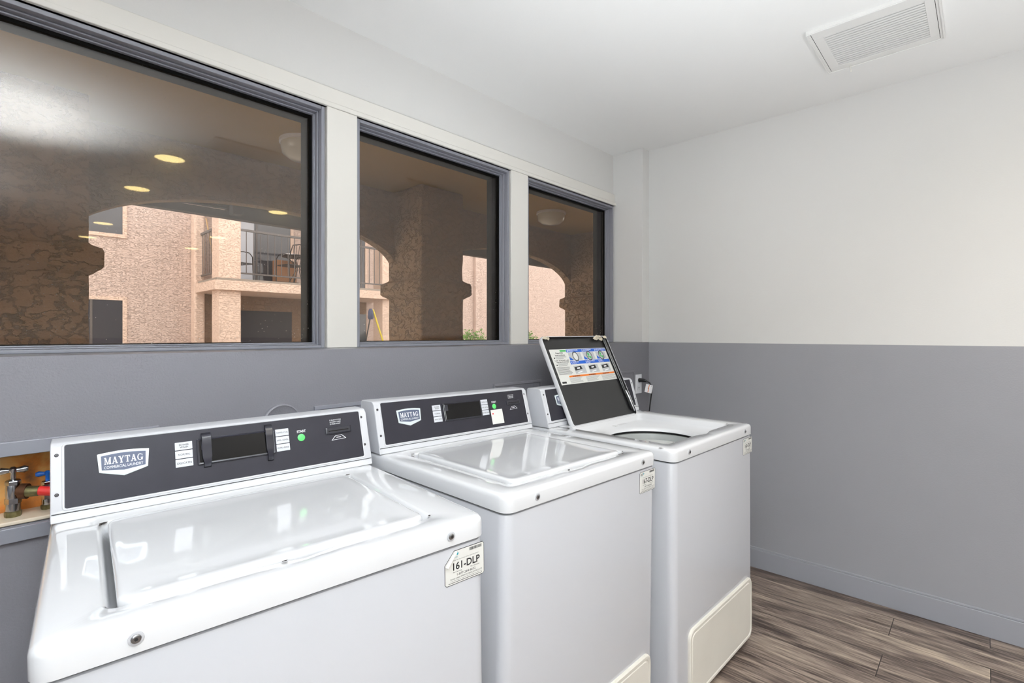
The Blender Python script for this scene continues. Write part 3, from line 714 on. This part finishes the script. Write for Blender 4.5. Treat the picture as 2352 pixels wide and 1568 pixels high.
    if grime:
        for (xc, yb_, yt_, w) in ((.2775, .0640, .1475, .0110), (.4165, .0560, .1495, .0095)):
            mb = MB(FT)
            P = [(yb_, .001), (yb_+.004, .006), (yb_+.012, .0095), (.09, .0085), (.115, .0095), (yt_-.014, .0105), (yt_-.006, .008), (yt_-.001, .001)]
            loops = []
            for (yy, zz) in P:
                ww = w*(.75 if yy < .08 else 1)
                loops.append([(xc-ww, yy, Z+zz-.004), (xc+ww, yy, Z+zz-.004), (xc+ww*.9, yy, Z+zz), (xc-ww*.9, yy, Z+zz)])
            mb.loft(loops); mb.build('display_clip', M['clip'], con, bevel=.001, seg=2)
    mb = MB(FT); mb.T = FT @ Matrix.Translation((.4965, .1035, Z)); mb.lathe((0, 0, 0), [(.0095, 0), (.0095, .0008), (.0085, .0014), (.001, .0018)], 28); mb.build('start_button', M['green'], con, smooth=50)
    mb = MB(FT); text(mb, 'START', .4865, .5095, .1165, .1232, Z+.0002, .02); mb.build('start_lettering', M['white'], con); mb = MB(FT)
    for k, s in enumerate(('1) SELECT CYCLE', '2) INSERT CARD', '3) PRESS START')): text(mb, s, .5760, .6080-.001*k, .1370-.0055*k, .1410-.0055*k, Z+.0002, .015)
    mb.build('panel_lettering', M['white'], con)
    # card slot and symbol
    mb = MB(FT); mb.loft([rr(.5620, .6330, .1010, .1195, .002, Z), rr(.5620, .6330, .1010, .1195, .002, Z+.0035), rr(.5650, .6300, .1035, .1175, .002, Z+.0045)]); mb.mat(1); mb.box(.5690, .6250, .1080, .1105, Z+.0044, Z+.0050)
    mb.build('card_slot', [M['clip'], M['disp']], con)
    mb = MB(FT); pts = [(.5755, .0835), (.6175, .0855), (.6060, .0965), (.5870, .0955)]
    def scl(p, k): c = (.5965, .0905); return (c[0]+(p[0]-c[0])*k, c[1]+(p[1]-c[1])*(k*.96))
    for i in range(4):
        a, b = pts[i], pts[(i+1) % 4]; c_, d_ = scl(b, .86), scl(a, .86)
        mb.add([(a[0], a[1], Z+.0002), (b[0], b[1], Z+.0002), (c_[0], c_[1], Z+.0002), (d_[0], d_[1], Z+.0002)], [(0, 1, 2, 3)])
    rect(mb, .590, .603, .0895, .0915, Z+.0003); mb.build('card_symbol', M['white'], con)
    for (sx_, sy_) in ((.0112, .1365), (.0112, .0565), (W-.0175, .1378), (W-.0170, .0590)):
        mb = MB(); screw(mb, FT @ Matrix.Translation((0, 0, .0018)), sx_, sy_, .0036, .0022); mb.build('screw', [M['darksteel'], M['ink']], con, smooth=40)
    # screws on the top panel apron
    for sx_ in (.1050, .5975):
        mb = MB(FRT); mb.lathe((sx_, -.0215, 0), [(.0090, -.001), (.0090, .0012), (.0068, .0016)], 20); mb.build('screw_washer', M['enamel'], tp, smooth=40)
        mb = MB(); screw(mb, FRT @ Matrix.Translation((0, 0, .0014)), sx_, -.0215, .0060, .0028); mb.build('apron_screw', [M['steel'], M['ink']], tp, smooth=40)
    # machine sticker
    mb = MB(FRT @ Matrix.Translation((0, 0, -.003))); x0, x1, y0, y1 = .5840, .6790, -.1190, -.0530
    cut = is_open is False and number == '161-DLP'
    zz = .0006
    def outl(i):
        if cut: return [(x1-.004, y0+i), (x1-i, y0+.004), (x1-i, y1-.004), (x1-.004, y1-i), (x0+.022, y1-i), (x0+i, y1-.024), (x0+i, y0+.004), (x0+.004, y0+i)]
        return [(x1-.004, y0+i), (x1-i, y0+.004), (x1-i, y1-.004), (x1-.004, y1-i), (x0+.004, y1-i), (x0+i, y1-.004), (x0+i, y0+.004), (x0+.004, y0+i)]
    mb.mat(1); mb.prism(outl(0), 0, zz); mb.mat(0); mb.prism(outl(.0010), zz, zz+.0001)
    z1 = zz+.0003; mb.mat(1)
    text(mb, number, x0+.019, x1-.011, y0+.0275, y0+.0425, z1, .02)
    text(mb, 'Please use this number when reporting service', x0+.018, x1-.014, y0+.0455, y0+.0480, z1)
    text(mb, 'For Service:', x0+.019, x0+.040, y0+.0225, y0+.0255, z1); text(mb, 'Para Servicio:', x1-.034, x1-.012, y0+.0225, y0+.0255, z1)
    text(mb, '1-877-264-6622', x0+.028, x1-.022, y0+.0155, y0+.0200, z1, .01)
    text(mb, 'Visit our website WWW.CSCSERVICEWORKS.COM', x0+.012, x1-.006, y0+.0100, y0+.0130, z1)
    text(mb, 'This machine is owned by CSC ServiceWorks', x0+.012, x1-.006, y0+.0060, y0+.0082, z1); rect(mb, x0+.008, x1-.006, y0+.0035, y0+.0045, z1)
    rb = random.Random(5); bx = x1-.036
    while bx < x1-.006:
        w_ = rb.choice((.0005, .0008, .0012)); rect(mb, bx, bx+w_, y1-.0095, y1-.0035, z1); bx += w_+rb.choice((.0004, .0007))
    text(mb, 'CSC' if not cut else 'C', x0+(.004 if not cut else .0195), x0+(.019 if not cut else .0245), y1-.0110, y1-.0045, z1, .03)
    mb.mat(2); cx_ = x0+(.0235 if not cut else .0295); mb.add([(cx_-.003, y1-.007, z1), (cx_, y1-.0105, z1), (cx_+.003, y1-.007, z1), (cx_, y1-.003, z1)], [(0, 1, 2, 3)])
    text(mb, 'SERVICEWORKS', x0+(.004 if not cut else .016), x0+(.020 if not cut else .030), y1-.0145, y1-.0125, z1)
    if cut:
        mb.mat(0); mb.T = FRT
        mb.loft([[(x0+.0005, y1-.026, .0), (x0+.0235, y1, .0), (x0+.0245, y1-.001, .0032), (x0+.0030, y1-.027, .0032)], [(x0+.0030, y1-.029, .0005), (x0+.027, y1-.002, .0005), (x0+.0265, y1-.002, .0035), (x0+.0040, y1-.028, .0040)]])
    mb.build('number_sticker', [M['sticker'], M['ink'], M['teal']], root)
    return root, con, lid, tp

def instruction_sheet(T, lw, ll, lid):
    # T: x grows left to right as seen on the raised lid, y=0 hinge, y=-ll is the raised edge -> flip so that y up
    T = T @ Matrix.Scale(-1, 4, (0, 1, 0)) if False else T
    mb = MB(T)
    z = .0003
    X0, X1 = .040, lw-.036
    # y runs 0 (hinge, bottom) .. -ll (top): helper to write with "up" = -y
    def R(a, b, c, d, m, zz=z): mb.mat(m); mb.add([(a, -c, zz), (a, -d, zz), (b, -d, zz), (b, -c, zz)], [(0, 1, 2, 3)])
    def Tx(s, a, b, c, d, m, bold=.01, zz=z+.0002):
        mb.mat(m); vs, fs = text_geo(s, bold); mb.add([(a+(b-a)*p, -(c+(d-c)*q), zz) for p, q in vs], [tuple(reversed(f)) for f in fs])
    B, T_ = ll*.455, ll*.855            # bottom and top of the sheet
    H = T_-B; Wd = X1-X0
    mb.mat(0); mb.T = T; mb.prism([(X0, -B), (X0, -T_), (X1, -T_), (X1, -B)], -.0003, z)
    g = lambda u: X0+Wd*u
    h = lambda v: B+H*v
    z = z+.0003
    cols = ((.275, .53), (.53, .77), (.77, .99))
    R(g(.27), g(.995), h(.895), h(.985), 1, z); R(g(.27), g(.995), h(.545), h(.64), 1, z)
    for k, (a, b) in enumerate(cols):
        for (y0, s, q) in ((.905, ('PREPARE WASHER', 'ADD DETERGENT', 'LOAD CLOTHES IN WASHER')[k], ('Preparar', 'Detergente', 'Cargar la ropa')[k]), (.557, ('CLOSE LID', 'SELECT CYCLE', 'START')[k], ('Cierre', 'Elegir', 'Empezar')[k])):
            Tx(str(k+1 if y0 > .7 else k+4), g(a+.01), g(a+.022), h(y0), h(y0+.065), 2, .04, z+.0002)
            Tx(s, g(a+.032), g(a+.032)+Wd*min(.2, .012*len(s)), h(y0+.036), h(y0+.066), 2, .03, z+.0002)
            Tx(q, g(a+.032), g(a+.032)+Wd*.011*len(q), h(y0+.002), h(y0+.026), 2, .03, z+.0002)
    # top row pictures: drum rings
    for k, (a, b) in enumerate(cols):
        R(g(a+.01), g(b-.03), h(.66), h(.88), 3, z)
        cx, cy = g((a+b)/2-.005), h(.77)
        n = 26
        for (r0, r1, m, zz) in ((.058, .050, 4, .0001), (.050, .043, 5, .0001), (.043, 0.0, 6 if k == 0 else 7, .00015)):
            mb.mat(m); o = [(cx+Wd*r0*math.cos(2*PI*i/n)*.85, -(cy+Wd*r0*math.sin(2*PI*i/n)), z+zz) for i in range(n)]
            if r1 > 0:
                i_ = [(cx+Wd*r1*math.cos(2*PI*i/n)*.85, -(cy+Wd*r1*math.sin(2*PI*i/n)), z+zz) for i in range(n)]
                mb.add(o+i_, [(i, n+i, n+(i+1) % n, (i+1) % n) for i in range(n)])
            else: mb.add(o, [tuple(range(n-1, -1, -1))])
        if k: 
            mb.mat(8)
            for (dx, dy, r) in ((-.01, .02, .018), (.012, -.018, .016), (-.016, -.01, .012)):
                mb.add([(cx+Wd*(dx+r*math.cos(2*PI*i/10)), -(cy+Wd*(dy+r*math.sin(2*PI*i/10))), z+.0003) for i in range(10)], [tuple(range(9, -1, -1))])
        mb.mat(9); mb.add([(g(a+.005), -h(.66), z+.0003), (g(a+.01), -h(.77), z+.0003), (g(a+.055), -h(.70), z+.0003), (g(a+.07), -h(.66), z+.0003)], [(0, 1, 2, 3)])
        # bottom row pictures: consoles
        R(g(a+.02), g(b-.04), h(.27), h(.50), 3, z)
        mb.mat(4); xx = g(a+.03); mb.add([(xx, -h(.36), z+.0002), (xx, -h(.46), z+.0002), (xx+Wd*.12, -h(.49), z+.0002), (xx+Wd*.13, -h(.39), z+.0002)], [(0, 1, 2, 3)])
        mb.mat(2); mb.add([(xx+Wd*.04, -h(.40), z+.0004), (xx+Wd*.04, -h(.44), z+.0004), (xx+Wd*.09, -h(.45), z+.0004), (xx+Wd*.09, -h(.41), z+.0004)], [(0, 1, 2, 3)])
        mb.add([(xx+Wd*.03, -h(.28), z+.0004), (xx+Wd*.03, -h(.31), z+.0004), (xx+Wd*.11, -h(.34), z+.0004), (xx+Wd*.11, -h(.31), z+.0004)], [(0, 1, 2, 3)])
    # orange band and warning text
    R(g(.165), g(.995), h(.185), h(.235), 10, z)
    for a in (.22, .50, .76): Tx('WARNING', g(a), g(a+.13), h(.192), h(.226), 4, .04, z+.0002)
    # left column text
    Tx('Read All', g(.085), g(.20), h(.87), h(.91), 4, .03); Tx('Instructions', g(.065), g(.225), h(.81), h(.85), 4, .03)
    Tx('LEA TODAS LAS', g(.03), g(.26), h(.66), h(.69), 4, .03); Tx('INSTRUCCIONES', g(.05), g(.25), h(.61), h(.64), 4, .03)
    R(g(.165), g(.265), h(.925), h(.975), 8, z)
    rnd = random.Random(2)
    for k in range(4): R(g(.06), g(.06+.12+.06*rnd.random()), h(.785-.022*k), h(.785-.022*k)+H*.008, 5, z)
    for k in range(4): R(g(.06), g(.06+.12+.06*rnd.random()), h(.585-.022*k), h(.585-.022*k)+H*.008, 5, z)
    R(g(.03), g(.05), h(.735), h(.765), 4, z); R(g(.03), g(.05), h(.535), h(.565), 4, z)
    for k in range(10): R(g(.02), g(.20+.05*rnd.random()), h(.475-.022*k), h(.475-.022*k)+H*.009, 5 if k % 3 else 4, z)
    for c in range(3):
        for k in range(7):
            a = .155+c*.285; R(g(a), g(a+.18+.09*rnd.random()), h(.160-.022*k), h(.160-.022*k)+H*.007, 5, z)
    R(g(.02), g(.09), h(.035), h(.085), 4, z)
    mb.build('instruction_sticker', [M['sticker'], M['blue'], M['white'], M['lgrey'], M['ink'], M['pgrey'], M['sticker'], M['lgrey'], M['pgreen'], M['blue'], M['orange']], lid)

w1 = washer(-2.9127, -.7455, -.1115, .9063, .0119, -.0038, 'nearest white washing machine, sticker 161-DLP, black clips over its display', '161-DLP', False, True)
w2 = washer(-2.1348, -.7858, -.0205, .9192, -.0131, .0066, 'middle white washing machine, sticker 167-DLP, lid closed with a small white note on its console', '167-DLP', False, False)
w3 = washer(-1.4045, -.8382, -.0322, .9091, .0046, -.0006, 'farthest white washing machine beside the grey side wall with its black-lined lid raised', '160-DLP', True, False)
# note stuck on the middle console
mb = MB(FT); mb.box(.4740, .5330, .0380, .0910, .0026, .0034); mb.mat(1); mb.box(.4800, .4865, .0740, .0790, .0034, .0036)
mb.build('paper_note', [M['sticker'], M['red']], w2[1])
# chipped enamel on the near machines
def chips(w, pts, seed):
    rnd = random.Random(seed); mb = MB()
    for (u, v, zz, rx, ry) in pts:
        k = 9; poly = []
        for i in range(k):
            q = 2*PI*i/k; s = .6+.6*rnd.random(); poly.append((u+rx*s*math.cos(q), v+ry*s*math.sin(q)))
        mb = MB(); mb.prism(poly, H0+zz, H0+zz+.0005); mb.build('enamel_chip', M['dchip'], w)
chips(w1[0], [(.083, .482, -.0002, .008, .004), (.078, .474, 0, .003, .006), (.590, .484, 0, .005, .003), (.594, .074, 0, .0035, .003), (.307, .056, 0, .004, .0016)], 1)
chips(w2[0], [(.082, .486, 0, .005, .002), (.595, .072, 0, .003, .002), (.290, .050, 0, .005, .002), (.53, .050, 0, .006, .0015), (.565, .470, 0, .004, .002)], 2)
chips(w3[0], [(.004, .05, 0, .003, .008), (.596, .072, -.0002, .006, .002)], 3)

# ------------------------------------------------------------------ outside, given relative to the viewpoint's ground point
def rx(x): return x+CX
def ry(y): return y+CY
WC = 2.535
mb = MB(); mb.box(rx(-6), rx(30), ry(1.9), ry(3.95), -.12, -.03); struct(mb.build('walkway_floor', M['concrete']))
mb = MB(); mb.box(rx(-6), rx(30), ry(3.95), ry(20), -.2, -.08); struct(mb.build('courtyard_ground', M['concrete']))
mb = MB(); mb.box(rx(-6), rx(12), .346, ry(3.89), WC, WC+.06); struct(mb.build('walkway_ceiling', M['wceil']))
mb = MB(); mb.box(rx(-6), rx(-1.66), .34, .40, -.1, WC); mb.box(rx(2.96), rx(12), .34, .40, -.1, WC); mb.box(rx(-1.66), rx(2.96), .345, .36, -.1, 1.21); mb.box(rx(-1.66), rx(2.96), .345, .36, 2.14, WC)
struct(mb.build('wall_outside', M['pier']))

def arch_wall():
    mb = MB(); ya, yb = ry(3.793), ry(3.891)
    piers = [-2.42, .17, 2.75, 5.34, 7.93]
    top = WC
    for k in range(4):
        c0 = piers[k]+.22; c1 = piers[k+1]-.22; cx = (c0+c1)/2; a = (c1-c0)/2; n = 36
        P = []
        for i in range(n+1):
            t = PI*(1-i/n); x = cx+a*1.0*math.cos(t); dxn = min(.9999, abs(x-cx)/(a*1.018)); z = 1.85+.36*math.sqrt(1-dxn*dxn) + .006*noise.noise(Vector((x*6, k, 0)))
            P.append((rx(x), z))
        for i in range(n):
            (x0, z0), (x1, z1) = P[i], P[i+1]
            mb.add([(x0, ya, z0), (x1, ya, z1), (x1, ya, top), (x0, ya, top), (x0, yb, z0), (x1, yb, z1), (x1, yb, top), (x0, yb, top)],
                   [(0, 1, 2, 3), (7, 6, 5, 4), (0, 4, 5, 1)])
    for k in range(5): mb.box(rx(piers[k]-.22), rx(piers[k]+.22), ya, yb, 1.7, top)
    struct(mb.build('walkway_arch_wall', M['pier']))
    for k, c in enumerate(piers[1:4]):
        mb = MB(Matrix.Identity(4)); x0, x1, y0, y1 = rx(c-.23), rx(c+.23), ry(3.40), ry(3.885)
        def lp(e, z): return rr(x0-e, x1+e, y0-e, y1+e, .012, z, cs=2, es=8, disp=lambda p: (p[0]+.008*noise.noise(Vector(p)*9), p[1]+.008*noise.noise(Vector(p)*9+Vector((5, 5, 5))), p[2]))
        zs = [(0, -.03)]+[(0, .1*i) for i in range(1, 16)]+[(.0, 1.595), (.022, 1.612), (.045, 1.626), (.055, 1.640), (.055, 1.715), (.048, 1.735), (.03, 1.742), (.012, 1.752), (0, 1.765)]+[(0, 1.85+.1*i) for i in range(7)]+[(0, WC-.002)]
        mb.loft([lp(e, z) for e, z in zs], False, False)
        tag(mb.build('stucco_pillar', M['pier'], smooth=50), ('rough tan stucco pillar with capital at the far left, behind the largest window', 'rough tan stucco pillar with capital centred in the middle window', 'rough tan stucco pillar at the right edge of the smallest window')[k], 'pillar', 'stucco pillars of the walkway')
arch_wall()
for x, y, lab in ((1.455, 3.22, 'frosted dome light on the walkway ceiling at the right edge of the largest window'), (4.03, 3.24, 'frosted dome light on the walkway ceiling in the smallest window')):
    r = empty('dome_light', (rx(x), ry(y), WC)); tag(r, lab, 'ceiling light', 'walkway dome lights')
    mb = MB(); mb.lathe((0, 0, 0), [(.15, 0), (.15, -.02), (.14, -.022)], 36); mb.build('base_ring', M['tan'], r, smooth=40)
    mb = MB(); mb.lathe((0, 0, 0), [(.14, -.02), (.142, -.045), (.132, -.085), (.09, -.115), (.001, -.128)], 36, cap=False); mb.build('glass_dome', M['dome'], r, smooth=60)

# overhang with timber edge beyond the arches
ov = empty('timber_overhang', (rx(2), ry(5.0), 2.34)); tag(ov, 'dark timber edge of the roof overhang beyond the stucco arches', 'overhang')
T = Matrix.Translation((-rx(2), -ry(5.0), -2.34))
mb = MB(T); mb.box(rx(-5), rx(12), ry(5.0), ry(5.09), 2.345, 2.41); mb.build('lower_beam', M['beam'], ov)
mb = MB(T); mb.box(rx(-5), rx(1.2), ry(5.0), ry(5.09), 2.41, 2.70); mb.box(rx(1.56), rx(12), ry(5.0), ry(5.09), 2.41, 2.70); mb.box(rx(1.2), rx(1.56), ry(5.0), ry(5.09), 2.432, 2.70); mb.box(rx(1.57), rx(1.66), ry(4.9), ry(5.0), 2.37, 2.5)
mb.build('fascia_board', M['beam'], ov)
mb = MB(T); mb.box(rx(-5), rx(12), ry(3.90), ry(5.09), 2.70, 2.78); mb.build('soffit', M['beam'], ov)

# building across the courtyard
YF = 12.8
bd = empty('apartment_building', (rx(5), ry(YF), -.08)); tag(bd, 'pink stucco apartment building with a balcony across the courtyard', 'building')
BT = Matrix.Translation((-rx(5), -ry(YF), .08))
def part(name, mat, f, parent=None, bevel=0):
    mb = MB(BT); f(mb); return mb.build(name, mat, parent or bd, bevel=bevel)
part('wall', M['pink'], lambda m: m.box(rx(-8), rx(26), ry(YF), ry(YF+.3), -.08, 7))
part('pilaster', M['pale'], lambda m: m.box(rx(3.23), rx(3.44), ry(12.5), ry(YF), -.08, 7), bevel=.05)
def bwin(x0, x1, z0, z1, mull=None, curtain=None):
    def f(m):
        t = .07; y0, y1 = ry(YF-.03), ry(YF)
        m.box(rx(x0-t), rx(x0), y0, y1, z0-t, z1+t); m.box(rx(x1), rx(x1+t), y0, y1, z0-t, z1+t); m.box(rx(x0), rx(x1), y0, y1, z1, z1+t); m.box(rx(x0), rx(x1), y0, y1, z0-t, z0)
    w = part('window', M['pale'], f)
    part('pane', M['glassdark'], lambda m: m.box(rx(x0), rx(x1), ry(YF-.012), ry(YF-.002), z0, z1), w)
    if mull: part('mullion', M['rail'], lambda m: m.box(rx(mull-.02), rx(mull+.02), ry(YF-.025), ry(YF-.012), z0, z1), w)
    if curtain: part('curtain', M['curtain'], lambda m: m.box(rx(curtain[0]), rx(curtain[1]), ry(YF-.020), ry(YF-.013), z0, z1), w)
bwin(.5, 2.025, 3.316, 4.6)
bwin(.5, 2.025, .05, 1.977, 1.53)
bwin(3.95, 5.42, 2.46, 4.40, 4.61, (3.95, 4.55))
bwin(6.75, 7.52, 2.46, 4.40, 7.40, (6.9, 7.36))
part('patio_wall', M['patio_brown'], lambda m: m.box(rx(3.45), rx(7.55), ry(YF-.04), ry(YF), -.08, 2.19))
for (a, b) in ((4.25, 5.44), (6.6, 7.52)):
    part('patio_window', M['glassdark'], lambda m: m.box(rx(a), rx(b), ry(YF-.055), ry(YF-.04), .1, 1.85))
part('balcony_slab', M['pale'], lambda m: m.box(rx(3.254), rx(7.75), ry(11.2), ry(YF), 2.194, 2.388))
part('balcony_floor', M['concrete'], lambda m: m.box(rx(3.30), rx(7.70), ry(11.26), ry(YF), 2.388, 2.44))
part('balcony_roof', M['pale'], lambda m: m.box(rx(3.254), rx(7.75), ry(11.2), ry(YF), 4.7, 4.95))
part('balcony_post', M['pale'], lambda m: m.box(rx(3.35), rx(3.77), ry(11.3), ry(11.75), -.08, 4.7), bevel=.02)
part('balcony_post', M['pale'], lambda m: m.box(rx(7.15), rx(7.55), ry(11.3), ry(11.75), -.08, 4.7), bevel=.02)
rl = part('balcony_railing', M['rail'], lambda m: (m.box(rx(3.77), rx(7.15), ry(11.33), ry(11.375), 3.455, 3.50), m.box(rx(3.77), rx(7.15), ry(11.335), ry(11.37), 2.555, 2.585),
          m.box(rx(3.345), rx(3.39), ry(11.75), ry(12.6), 3.455, 3.50), m.box(rx(3.35), rx(3.385), ry(11.75), ry(12.6), 2.555, 2.585)))
for i in range(23): part('baluster', M['rail'], lambda m: m.cyl((rx(3.89+.1455*i), ry(11.352), 2.585), .009, .87, 8), rl)
for i in range(6): part('baluster', M['rail'], lambda m: m.cyl((rx(3.367), ry(11.85+.14*i), 2.585), .009, .87, 8), rl)
part('downspout', M['pink'], lambda m: m.box(rx(11.68), rx(11.86), ry(YF-.12), ry(YF), -.08, 7), bevel=.02)

BF = 2.44
def patio_chair(x, y, a, lab):
    r = empty('patio_chair', (rx(x), ry(y), BF), (0, 0, a)); tag(r, lab, 'chair', 'metal armchairs on the balcony')
    mb = MB(); mb.loft([rr(-.23, .23, -.22, .22, .06, .42), rr(-.23, .23, -.22, .22, .06, .44)]); mb.build('seat', M['darkmetal'], r)
    mb = MB()
    mb.tube([(-.21, .20, .43), (-.21, .26, .70), (-.17, .29, .86), (0, .30, .90), (.17, .29, .86), (.21, .26, .70), (.21, .20, .43)], .012, 8)
    for k in range(5): mb.tube([(-.14+.07*k, .22, .44), (-.14+.07*k, .29, .87)], .006, 6)
    mb.build('backrest', M['darkmetal'], r, smooth=50)
    for s in (-1, 1):
        mb = MB(); mb.tube([(s*.23, -.22, 0), (s*.24, -.20, .30), (s*.25, -.18, .58), (s*.25, -.10, .66), (s*.25, .05, .67), (s*.23, .24, .64)], .011, 8); mb.build('armrest', M['darkmetal'], r, smooth=50)
        mb = MB(); mb.tube([(s*.21, .24, 0), (s*.21, .21, .43)], .011, 8); mb.build('leg', M['darkmetal'], r, smooth=50)
patio_chair(3.98, 12.15, 1.9, 'dark metal patio armchair on the balcony in front of the pale curtain')
patio_chair(4.98, 11.70, -2.9, 'dark metal patio armchair on the balcony in front of the round table')
r = empty('patio_table', (rx(5.30), ry(12.05), BF)); tag(r, 'small round dark metal patio table on the balcony', 'table')
mb = MB(); mb.lathe((0, 0, .70), [(.36, 0), (.37, .01), (.36, .02)], 30); mb.build('tabletop', M['darkmetal'], r, smooth=40)
for k in range(4):
    q = PI/4+PI/2*k; c, s = math.cos(q), math.sin(q)
    mb = MB(); mb.tube([(c*.28, s*.28, 0), (c*.15, s*.15, .22), (c*.05, s*.05, .40), (c*.12, s*.12, .58), (c*.28, s*.28, .70)], .010, 8); mb.build('leg', M['darkmetal'], r, smooth=50)
mb = MB(); mb.box(-.16, .16, -.11, .11, 0, .012); mb.box(-.15, .14, -.10, .10, .012, .028); tag(mb.build('paper_stack', M['white'], loc=(rx(5.12), ry(12.0), BF+.722)), 'white sheets of paper lying on the round balcony table', 'papers')
mb = MB(); mb.box(-.24, .24, -.13, .13, 0, .52); tag(mb.build('cardboard_box', M['card'], loc=(rx(5.16), ry(12.5), BF+.12), bevel=.004), 'brown cardboard box behind the round balcony table', 'box')
mb = MB(); mb.box(-.26, .26, -.2, .2, 0, .117); tag(mb.build('storage_crate', M['darkmetal'], loc=(rx(5.16), ry(12.5), BF), bevel=.004), 'low dark crate under the brown cardboard box on the balcony', 'crate')
mb = MB(); mb.lathe((0, 0, 0), [(.11, 0), (.13, .02), (.14, .30), (.13, .31)], 20); tag(mb.build('orange_bucket', M['orangep'], loc=(rx(3.60), ry(12.05), BF), smooth=40), 'orange plastic bucket behind the side railing of the balcony', 'bucket')
b_ = empty('broom', (rx(3.56), ry(12.10), BF+.31)); tag(b_, 'wooden-handled broom standing in the orange bucket on the balcony', 'broom')
mb = MB(); mb.tube([(0, 0, -.26), (-.17, .17, 1.05)], .014, 8); mb.build('handle', M['wood'], b_, smooth=50)
mb = MB(); mb.loft([rr(-.02, .02, -.015, .015, .005, -.29), rr(-.05, .05, -.02, .02, .005, -.20), rr(-.02, .02, -.015, .015, .005, -.16)]); mb.build('brush_head', M['wood'], b_)
p_ = empty('leaning_poles', (rx(6.75), ry(11.0), -.08)); tag(p_, 'yellow pole and dark pole leaning together under the balcony', 'poles')
mb = MB(); mb.tube([(.62, -.05, 0), (-.06, 0, 1.98)], .022, 8); mb.build('yellow_pole', M['yellow'], p_, smooth=50)
mb = MB(); mb.tube([(-.50, 0, 0), (-.10, .02, 1.9)], .016, 8); mb.build('dark_pole', M['darkmetal'], p_, smooth=50)
mb = MB(); mb.lathe((-.11, .02, 1.74), [(.05, 0), (.07, .05), (.06, .2), (.03, .26)], 12); mb.build('blue_head', pm('pole_blue', (52, 62, 96), .5), p_, smooth=50)

def bush(x, y, zc, R_, lab, seed):
    rnd = random.Random(seed)
    r = empty('leafy_shrub', (rx(x), ry(y), -.08)); tag(r, lab, 'shrub', 'green shrubs by the pink wall')
    mb = MB()
    for i in range(1500):
        d = Vector((rnd.gauss(0, 1), rnd.gauss(0, 1), rnd.gauss(0, 1))).normalized(); k = R_*(.55+.45*rnd.random())*(1+.25*noise.noise(d*2.5+Vector((seed, 0, 0))))
        p = Vector((d.x*k, d.y*k, zc+.08+d.z*k*.95)); a = Vector((rnd.random()-.5, rnd.random()-.5, rnd.random()-.3)).normalized()*.075; b = a.orthogonal().normalized()*.022
        mb.add([tuple(p), tuple(p+a*.5+b), tuple(p+a), tuple(p+a*.5-b)], [(0, 1, 2, 3)])
    mb.build('foliage', M['leaf'], r)
    mb = MB()
    for k in range(5):
        q = 2*PI*k/5; mb.tube([(0, 0, 0), (.1*math.cos(q), .1*math.sin(q), zc*.5), (.25*math.cos(q), .25*math.sin(q), zc)], [.03, .02, .01], 7)
    mb.build('stem', M['beam'], r, smooth=50)
bush(8.15, 9.0, .95, .48, 'leafy green shrub by the pink wall, right of the pillar in the middle window', 4)
bush(9.95, 9.0, .95, .50, 'leafy green shrub by the pink wall at the left edge of the smallest window', 9)

# ------------------------------------------------------------------ light
w = bpy.data.worlds.new('overcast'); S.world = w; w.use_nodes = True
w.node_tree.nodes['Background'].inputs['Color'].default_value = (.93, .96, 1, 1)
w.node_tree.nodes['Background'].inputs['Strength'].default_value = 1.75
# first two: photographer's bounced flashgun; other three: added fill spots
def flash_fill(loc, aim, energy, size, blend=1):
    fl = bpy.data.lights.new('flash_fill_spot', 'SPOT'); fl.energy = energy; fl.color = (.90, .96, 1.0); fl.spot_size = math.radians(size); fl.spot_blend = blend; fl.shadow_soft_size = .05
    fo = bpy.data.objects.new('flash_fill_spot', fl); COL.objects.link(fo); fo.location = loc
    fo.rotation_euler = (Vector(aim)-Vector(loc)).to_track_quat('-Z', 'Y').to_euler()
flash_fill((-2.95, -1.80, 1.62), (-2.92, -1.62, ZC), 1350, 46)
flash_fill((-2.95, -1.80, 1.62), (-2.90, -1.55, ZC), 250, 96)
flash_fill((-3.7, -3.1, 1.2), (-4.2, -3.3, ZC), 300, 140)  # added fill with no source here, lifts walls and washer tops
flash_fill((-2.0, -1.3, 1.1), (-1.45, -.85, ZC), 37, 118)  # added fill, brightens the ceiling above the washers
flash_fill((-1.6, -3.4, .3), (-1.6, -3.4, ZC), 135, 125)  # added fill aimed up from near the floor, for ceiling and side wall

vs = S.view_settings; vs.view_transform = 'Standard'; vs.look = 'None'; vs.gamma = 1; vs.use_curve_mapping = False; vs.exposure = 1.0
S.cycles.max_bounces = 10; S.cycles.diffuse_bounces = 6; S.cycles.transparent_max_bounces = 16; S.cycles.sample_clamp_indirect = 6
